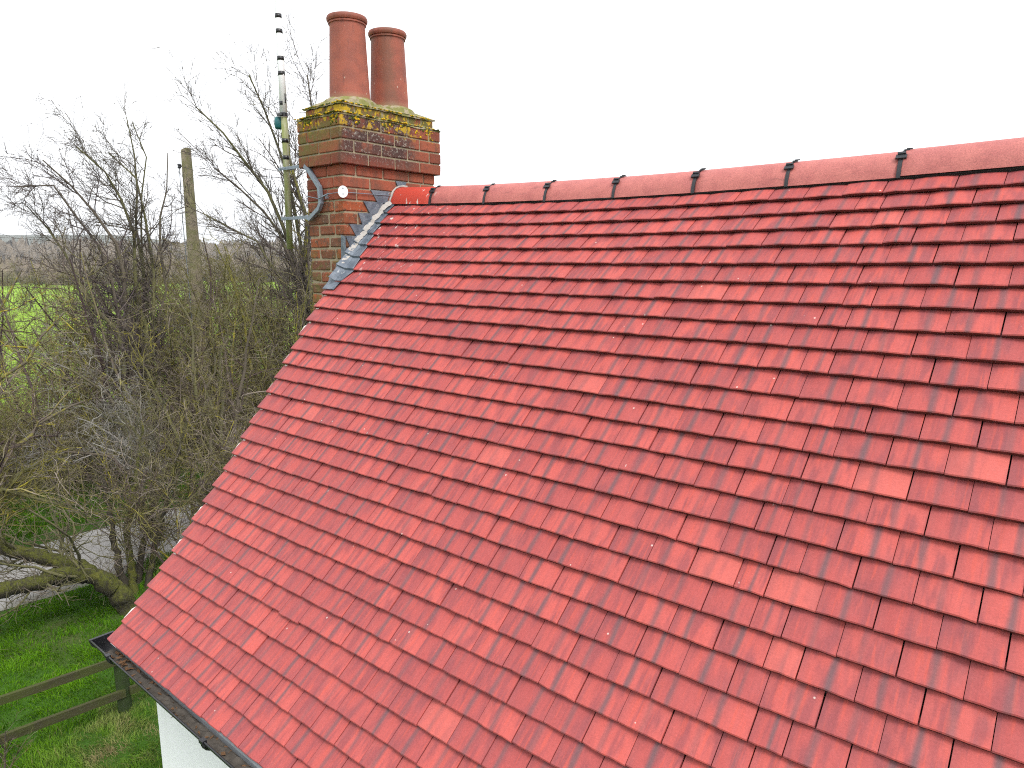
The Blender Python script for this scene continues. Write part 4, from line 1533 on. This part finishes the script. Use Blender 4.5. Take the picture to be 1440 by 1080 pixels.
def thicket():
    rng = np.random.default_rng(40)
    parts = []
    bases, hts = [], []
    while len(bases) < 225:
        az = rng.uniform(142, 169.5)
        d = rng.uniform(13.2, 22.5)
        p = ground_at(az, d)
        if p[0] > -9.7: continue
        if p[0] < -17.0 and rng.random() < 0.6: continue
        h = rng.uniform(3.2, 5.0)
        if az > 160.5:
            if rng.random() < 0.72: continue
            h = rng.uniform(1.2, 2.3) if rng.random() < 0.75 else rng.uniform(3.0, 4.4)
        bases.append(p); hts.append(h)
    while len(bases) < 325:                       # low brush pressing up to the lane
        p = np.array([rng.uniform(-10.9, -9.05), rng.uniform(-1.6, 7.5), G])
        az = math.degrees(math.atan2(p[1] - CAM[1], p[0] - CAM[0]))
        if az > 160 and rng.random() < 0.45: continue
        bases.append(p); hts.append(rng.uniform(0.9, 2.4))
    while len(bases) < 350:                       # shoots round the mossy tree on the near side of the lane
        p = np.array([rng.uniform(-6.25, -5.3), rng.uniform(0.5, 2.9), G])
        bases.append(p); hts.append(rng.uniform(0.9, 1.9))
    bases = np.array(bases); hts = np.array(hts)
    n = len(bases)
    bases[:, :2] += rng.normal(0, 0.15, (n, 2))
    d = np.stack([rng.normal(0, 0.28, n), rng.normal(0, 0.28, n), np.ones(n)], -1) + LEFT * 0.12
    P = walk(rng, bases, d, hts * 1.02, 9, 0.13, UP * 0.04 + LEFT * 0.02, 1.0)
    R = (hts * rng.uniform(0.006, 0.011, n))[:, None] * np.linspace(1, 0.25, 9)[None]
    #         n   t0   t1  ang sd  len  lsd M  wob  up    minr   rr
    lv = [(9, 0.08, 1.0, 48, 16, 1.0, 0.4, 7, 0.24, 0.04, 0.0055, 0.55),
          (6, 0.10, 1.0, 48, 18, 0.46, 0.4, 5, 0.30, 0.02, 0.0042, 0.65),
          (2, 0.10, 1.0, 48, 20, 0.24, 0.35, 4, 0.34, 0.01, 0.0038, 0.75)]
    out = grow(rng, P, R, lv, LEFT * 0.03, 0.52)
    a = join([tubes(Pq, Rq, (5, 4, 3, 3)[i], C) for i, (Pq, Rq, C) in enumerate(out)])
    o = obj('hedge_thicket', npmesh('hedge_thicket', a[0], a[1], False, {'bcol': a[2]}), None, M['twig'])
    tag(o, 'tangled mass of bare grey brown twigs filling the hedge beyond the lane', kind='stuff')
thicket()

def field_hedge():
    rng = np.random.default_rng(41)
    n = 260
    az = rng.uniform(140, 172, n)
    d = rng.choice([30.0, 46.0, 72.0], n, p=[0.25, 0.3, 0.45]) + rng.uniform(-3, 5, n)
    bases = np.stack([ground_at(a, q) for a, q in zip(az, d)])
    h = rng.uniform(2.6, 4.9, n) * np.where(d < 38, 0.75, 1.0) * np.where((az > 160) & (d < 50), 0.45, 1.0)
    P = walk(rng, bases, np.stack([rng.normal(0, 0.3, n), rng.normal(0, 0.3, n), np.ones(n)], -1), h, 6, 0.12, UP * 0.05, 1.0)
    R = (h * 0.010)[:, None] * np.linspace(1, 0.3, 6)[None]
    lv = [(9, 0.05, 1.0, 46, 15, 1.15, 0.3, 5, 0.18, 0.06, 0.011, 0.6), (7, 0.1, 1.0, 46, 16, 0.55, 0.3, 4, 0.24, 0.04, 0.008, 0.65)]
    out = grow(rng, P, R, lv, LEFT * 0.02, 0.42)
    a = join([tubes(Pq, Rq, 3, C) for Pq, Rq, C in out])
    o = obj('field_hedgerow', npmesh('field_hedgerow', a[0], a[1], False, {'bcol': a[2]}), None, M['twig'])
    tag(o, 'bare hedgerow lines crossing the green field behind the thicket', kind='stuff')
field_hedge()

def named_trees():
    # wind-swept shrub at the far left, leaning over the field
    rng = np.random.default_rng(51)
    b = px_base(190, 15.2)
    def limb(pts, d): return [at(x, y, q) for (x, y), q in zip(pts, np.broadcast_to(d, len(pts)))]
    L = [limb([(205, 640), (190, 480), (165, 350), (120, 275), (60, 225)], 15.4),
         limb([(210, 640), (205, 470), (190, 340), (160, 250), (110, 205)], 15.6),
         limb([(200, 640), (170, 500), (110, 380), (70, 320), (30, 290)], 15.0),
         limb([(215, 640), (215, 480), (205, 330), (190, 260), (150, 215)], 15.9),
         limb([(205, 640), (180, 470), (130, 330), (80, 262), (25, 262)], 15.2)]
    for l in L: l[0][2] = G
    P, R = stems_from(L, [0.075, 0.07, 0.06, 0.06, 0.05], [0.012] * 5, 12)
    P[1:, :] += rng.normal(0, 0.03, P[1:].shape)
    P[:, 1:-1] += rng.normal(0, 0.04, P[:, 1:-1].shape)
    lv = [(20, 0.26, 1.0, 38, 14, 1.05, 0.3, 7, 0.15, 0.06, 0.0055, 0.5), (9, 0.12, 1.0, 40, 15, 0.48, 0.3, 5, 0.2, 0.05, 0.0037, 0.65), (4, 0.15, 1.0, 42, 16, 0.22, 0.3, 4, 0.24, 0.04, 0.0038, 0.7)]
    tree('windswept_shrub', 'bare purple brown shrub swept to the left above the field hedge', 'shrub', (L[0][0][0], L[0][0][1], G), grow(rng, P, R, lv, LEFT * 0.06, 0.35), mats=('bark', 'skytwig'))
    # ash behind the mast
    rng = np.random.default_rng(52)
    L = [limb([(452, 700), (440, 420), (425, 280), (405, 190), (395, 120)], 17.0),
         limb([(450, 700), (425, 420), (385, 290), (330, 200), (275, 150)], 17.3),
         limb([(450, 700), (430, 430), (400, 330), (350, 270), (300, 235)], 17.0),
         limb([(452, 700), (438, 430), (418, 300), (385, 185), (350, 105)], 17.6),
         limb([(455, 700), (452, 420), (448, 280), (440, 180), (432, 105)], 17.2),
         limb([(448, 700), (420, 440), (372, 350), (320, 310), (285, 300)], 16.8)]
    for l in L: l[0][2] = G
    P, R = stems_from(L, [0.10, 0.09, 0.07, 0.08, 0.07, 0.06], [0.014] * 6, 12)
    P[:, 1:-1] += rng.normal(0, 0.045, P[:, 1:-1].shape)
    lv = [(19, 0.28, 1.0, 30, 10, 1.25, 0.3, 7, 0.10, 0.07, 0.006, 0.5), (8, 0.15, 1.0, 34, 12, 0.6, 0.3, 5, 0.14, 0.07, 0.0040, 0.65), (4, 0.2, 1.0, 36, 14, 0.26, 0.3, 4, 0.18, 0.05, 0.0042, 0.7)]
    tree('ash_tree', 'tall leafless tree with fanning limbs behind the aerial mast', 'tree', (L[0][0][0], L[0][0][1], G), grow(rng, P, R, lv, LEFT * 0.03, 0.45), mats=('bark', 'skytwig'))
    # slender tall sapling left of the pole
    rng = np.random.default_rng(53)
    L = [limb([(200, 640), (205, 420), (193, 300), (192, 225), (178, 165)], 16.2),
         limb([(215, 640), (225, 440), (228, 320), (232, 260), (236, 215)], 16.0),
         limb([(200, 640), (203, 430), (193, 310), (205, 235), (186, 172)], 16.2)]
    for l in L: l[0][2] = G
    P, R = stems_from(L, [0.06, 0.05, 0.04], [0.009] * 3, 11)
    P[:, 1:-1] += rng.normal(0, 0.04, P[:, 1:-1].shape)
    lv = [(13, 0.3, 1.0, 36, 12, 0.75, 0.3, 6, 0.14, 0.10, 0.006, 0.6), (6, 0.15, 1.0, 40, 14, 0.36, 0.3, 5, 0.2, 0.06, 0.0045, 0.65), (3, 0.2, 1, 42, 15, 0.18, 0.3, 4, 0.2, 0.04, 0.0036, 0.7)]
    tree('slender_sapling', 'slender upright leafless sapling just left of the timber pole', 'tree', (L[0][0][0], L[0][0][1], G), grow(rng, P, R, lv, LEFT * 0.01, 0.4), mats=('bark', 'skytwig'))
    # the leaning mossy tree beside the lane, nearest the house
    rng = np.random.default_rng(54)
    L = [limb([(186, 868), (160, 828), (118, 800), (70, 786), (30, 778), (-30, 760)], [10.5, 10.5, 10.6, 10.6, 10.6, 10.6]),
         limb([(190, 870), (165, 832), (125, 808), (75, 812), (30, 824), (-40, 836)], [10.4, 10.3, 10.2, 10.1, 10.0, 9.9]),
         limb([(190, 865), (172, 815), (162, 770), (150, 700), (140, 640)], [10.6, 10.8, 11.0, 11.2, 11.4]),
         limb([(195, 865), (185, 810), (178, 750), (190, 680), (200, 600)], [10.7, 11.0, 11.2, 11.4, 11.6]),
         limb([(205, 862), (210, 800), (225, 740), (245, 660), (262, 590)], [10.8, 11.1, 11.3, 11.5, 11.7]),
         limb([(160, 835), (140, 812), (92, 810), (40, 816), (-20, 828)], [10.4, 10.5, 10.5, 10.4, 10.3]),
         limb([(195, 865), (195, 800), (212, 730), (218, 660), (230, 560)], [10.9, 11.2, 11.5, 11.8, 12.0])]
    P, R = stems_from(L, [0.12, 0.125, 0.06, 0.065, 0.055, 0.05, 0.055], [0.07, 0.075, 0.014, 0.014, 0.012, 0.03, 0.012], 34)
    P[:, 1:-1] += rng.normal(0, 0.011, P[:, 1:-1].shape)
    R = R * rng.uniform(0.86, 1.16, R.shape)
    lv = [(10, 0.22, 1.0, 50, 18, 0.95, 0.4, 8, 0.2, 0.10, 0.006, 0.20), (6, 0.12, 1.0, 46, 16, 0.40, 0.35, 5, 0.26, 0.05, 0.004, 0.6), (3, 0.15, 1.0, 46, 18, 0.2, 0.3, 4, 0.3, 0.03, 0.003, 0.7)]
    tree('leaning_mossy_tree', 'moss-covered tree with thick limbs sprawling left over the lane', 'tree', (L[0][0][0], L[0][0][1], G), grow(rng, P, R, lv, LEFT * 0.02, 0.62), mats=('mossbark', 'bark'), S0=10)
    # pale, half-dead bush in front of the hedge
    rng = np.random.default_rng(55)
    L = [limb([(215, 740), (190, 640), (160, 570), (110, 520), (60, 515)], 12.6),
         limb([(225, 740), (205, 640), (170, 590), (120, 570), (60, 575)], 12.4),
         limb([(220, 740), (190, 680), (150, 640), (90, 635), (30, 650)], 12.2),
         limb([(228, 740), (215, 660), (190, 580), (150, 530), (105, 495)], 12.8)]
    for l in L: l[0][2] = G
    P, R = stems_from(L, [0.05, 0.045, 0.045, 0.04], [0.009] * 4, 11)
    P[:, 1:-1] += rng.normal(0, 0.05, P[:, 1:-1].shape)
    lv = [(14, 0.25, 1.0, 48, 16, 0.75, 0.35, 6, 0.24, 0.0, 0.0055, 0.55), (7, 0.1, 1.0, 48, 18, 0.34, 0.35, 5, 0.3, 0.0, 0.0038, 0.6), (3, 0.1, 1.0, 48, 18, 0.17, 0.3, 4, 0.3, 0.0, 0.003, 0.7)]
    tree('pale_twigged_bush', 'half-dead bush with pale grey twigs arching towards the lane', 'bush', (L[0][0][0], L[0][0][1], G), grow(rng, P, R, lv, LEFT * 0.04 - UP * 0.02, 0.5), mats=('bark', 'pale'))
    # lichen-yellow shrub by the verge of the roof
    rng = np.random.default_rng(56)
    L = [limb([(285, 760), (290, 650), (285, 560), (270, 480), (250, 420)], 13.2),
         limb([(290, 760), (305, 650), (310, 560), (315, 480), (330, 410)], 13.4),
         limb([(280, 760), (270, 660), (245, 590), (215, 540), (190, 500)], 13.0),
         limb([(300, 760), (325, 640), (340, 540), (352, 450), (365, 390)], 13.8),
         limb([(290, 760), (300, 640), (295, 560), (300, 520), (298, 470)], 13.1)]
    for l in L: l[0][2] = G
    P, R = stems_from(L, [0.06, 0.05, 0.05, 0.05, 0.04], [0.010] * 5, 11)
    P[:, 1:-1] += rng.normal(0, 0.05, P[:, 1:-1].shape)
    lv = [(14, 0.15, 1.0, 44, 16, 0.8, 0.3, 6, 0.2, 0.05, 0.0055, 0.55), (6, 0.1, 1.0, 46, 16, 0.38, 0.3, 5, 0.26, 0.03, 0.004, 0.6), (4, 0.1, 1, 46, 16, 0.18, 0.3, 4, 0.3, 0.02, 0.003, 0.7)]
    tree('lichened_shrub', 'shrub with yellow lichened twigs close to the tiled gable edge', 'shrub', (L[0][0][0], L[0][0][1], G), grow(rng, P, R, lv, LEFT * 0.01, 0.85))
    # bush at the left margin with dark arching limbs
    rng = np.random.default_rng(57)
    L = [limb([(-60, 800), (-30, 700), (0, 640), (60, 590), (130, 560)], 12.0),
         limb([(-70, 800), (-50, 680), (-20, 560), (40, 500), (90, 440)], 12.4),
         limb([(-60, 800), (-40, 720), (10, 690), (60, 700), (110, 720)], 11.8),
         limb([(-80, 800), (-70, 660), (-40, 520), (0, 430), (30, 380)], 12.8),
         limb([(-50, 800), (-20, 740), (30, 660), (70, 640), (95, 650)], 12.0)]
    for l in L: l[0][2] = G
    P, R = stems_from(L, [0.07, 0.06, 0.05, 0.06, 0.05], [0.011] * 5, 11)
    P[:, 1:-1] += rng.normal(0, 0.05, P[:, 1:-1].shape)
    lv = [(13, 0.2, 1.0, 48, 16, 0.85, 0.35, 6, 0.24, 0.02, 0.0055, 0.55), (6, 0.1, 1.0, 48, 18, 0.4, 0.35, 5, 0.3, 0.01, 0.004, 0.6), (4, 0.1, 1.0, 48, 18, 0.19, 0.3, 4, 0.3, 0.0, 0.003, 0.7)]
    tree('arching_bush', 'dark arching bare bush reaching in from the left over the lane', 'bush', (L[0][0][0], L[0][0][1], G), grow(rng, P, R, lv, -LEFT * 0.02, 0.6))
    # little sapling in the lawn at the bottom left
    rng = np.random.default_rng(58)
    b = px_base(6, 6.9)
    b = np.array([*at(5, 1085, 8.0)[:2], G])
    L = [[b, b + [0.02, 0.02, 0.25], b + [0.10, 0.03, 0.5]], [b, b + [-0.05, -0.03, 0.2], b + [-0.10, -0.05, 0.42]], [b, b + [0.05, 0.08, 0.2], b + [0.12, 0.16, 0.36]]]
    P, R = stems_from(L, [0.012, 0.010, 0.009], [0.003] * 3, 7)
    lv = [(7, 0.2, 1.0, 40, 14, 0.2, 0.3, 5, 0.2, 0.08, 0.0026, 0.55), (4, 0.2, 1.0, 42, 14, 0.09, 0.3, 4, 0.25, 0.05, 0.0018, 0.6)]
    tree('small_sapling', 'knee-high bare sapling in the lawn in front of the fence', 'sapling', tuple(b), grow(rng, P, R, lv, UP * 0.02, 0.2))
named_trees()

# ================================================================== grass
def vnoise(x, y, s, seed):
    r = np.random.default_rng(seed)
    T = r.random((64, 64))
    a, b = x * s + 200.3, y * s + 200.7
    i, j = np.floor(a).astype(int), np.floor(b).astype(int)
    f, g = a - i, b - j
    f, g = f * f * (3 - 2 * f), g * g * (3 - 2 * g)
    q = lambda u, v: T[u % 64, v % 64]
    return (q(i, j) * (1 - f) + q(i + 1, j) * f) * (1 - g) + (q(i, j + 1) * (1 - f) + q(i + 1, j + 1) * f) * g

def blades(name, x0, x1, y0, y1, n, h0, h1, wid, label, seed, keep=None, brown=None):
    rng = np.random.default_rng(seed)
    x, y = rng.uniform(x0, x1, n), rng.uniform(y0, y1, n)
    cl = 0.6 * vnoise(x, y, 5.5, seed) + 0.4 * vnoise(x, y, 16, seed + 1)
    ok = rng.random(n) < np.clip(-0.1 + 1.7 * cl, 0.05, 1)
    if keep is not None: ok &= keep(x, y)
    x, y, cl = x[ok], y[ok], cl[ok]
    n = len(x)
    bz = G + 0.22 * np.exp(-((x + 9.9) / 0.7) ** 2) * 1.0
    h = rng.uniform(h0, h1, n) * (0.3 + 1.25 * cl)
    br = brown(x, y) if brown is not None else np.zeros(n)
    a = rng.uniform(0, 2 * np.pi, n)
    w = wid * rng.uniform(0.6, 1.3, n)
    ca = vnoise(x, y, 3.0, seed + 5) * 6.28
    bd = 0.55 * np.stack([np.cos(ca), np.sin(ca)], -1) + rng.normal(0, 0.45, (n, 2))
    side = np.stack([np.cos(a), np.sin(a), np.zeros(n)], -1)
    b0 = np.stack([x, y, bz - 0.005], -1)
    mid = b0 + np.stack([bd[:, 0] * h * 0.28, bd[:, 1] * h * 0.28, h * 0.6], -1)
    tip = b0 + np.stack([bd[:, 0] * h * 0.9, bd[:, 1] * h * 0.9, h * (0.98 - 0.25 * np.hypot(bd[:, 0], bd[:, 1]).clip(0, 1.6))], -1)
    V = np.stack([b0 - side * w[:, None], b0 + side * w[:, None], mid + side * w[:, None] * 0.75, mid - side * w[:, None] * 0.75, tip + side * w[:, None] * 0.12, tip - side * w[:, None] * 0.12], 1)
    k = np.arange(n)[:, None] * 6
    Q = np.concatenate([k + np.array([[0, 1, 2, 3]]), k + np.array([[3, 2, 4, 5]])])
    C = np.ones((n, 6, 4))
    C[:, :, 0] = np.clip(-0.05 + 0.45 * vnoise(x, y, 1.6, seed + 3) + 0.55 * cl + rng.normal(0, 0.30, n), 0, 1)[:, None]
    C[:, :, 1] = np.clip(br + (rng.random(n) < 0.03) * 0.6, 0, 1)[:, None]
    o = obj(name, npmesh(name, V.reshape(-1, 3), Q, True, {'bcol': C.reshape(-1, 4)}), None, M['grass'])
    tag(o, label, kind='stuff')

def lawn_brown(x, y):
    a = np.exp(-(((x + 2.75) / 0.5) ** 2 + ((y + 0.75) / 0.55) ** 2)) + 0.45 * np.exp(-(((x + 2.75 + 0.1 * y) / 0.22) ** 2 + ((y + 1.4) / 0.6) ** 2))
    return np.clip(a * 1.35 * vnoise(x, y, 6, 77), 0, 0.95)
blades('lawn_grass', -6.30, -1.3, -3.4, 1.6, 165000, 0.030, 0.075, 0.0034, 'bright green uneven lawn beside the white wall', 61, None, lawn_brown)
blades('roadside_grass', -11.2, -8.75, -4.0, 4.5, 45000, 0.06, 0.16, 0.0060, 'rough green verge on the far side of the lane', 62, None,
       lambda x, y: np.clip((-9.6 - x) * 0.8, 0, 0.8) * vnoise(x, y, 3, 79))
blades('lane_edge_grass', -6.5, -5.2, 0.6, 7.0, 16000, 0.06, 0.15, 0.006, 'green grass under the leaning mossy tree', 63, None, lambda x, y: 0.4 * vnoise(x, y, 3, 80))

# ================================================================== damp winter air
def haze():
    mb = MB().box((-1250, -650, G - 1.5), (450, 1250, 52.0))
    o = mb.build('haze', None)
    m = bpy.data.materials.new('winter_haze')
    m.use_nodes = True
    t = m.node_tree
    t.nodes.clear()
    out = t.nodes.new('ShaderNodeOutputMaterial')
    v = t.nodes.new('ShaderNodeVolumePrincipled')
    v.inputs['Color'].default_value = (0.95, 0.975, 1.0, 1)
    v.inputs['Density'].default_value = HAZE
    v.inputs['Anisotropy'].default_value = 0.2
    t.links.new(v.outputs[0], out.inputs['Volume'])
    o.data.materials.append(m)
    tag(o, 'thin pale winter haze over the countryside', kind='stuff')
HAZE = 0.0006
haze()
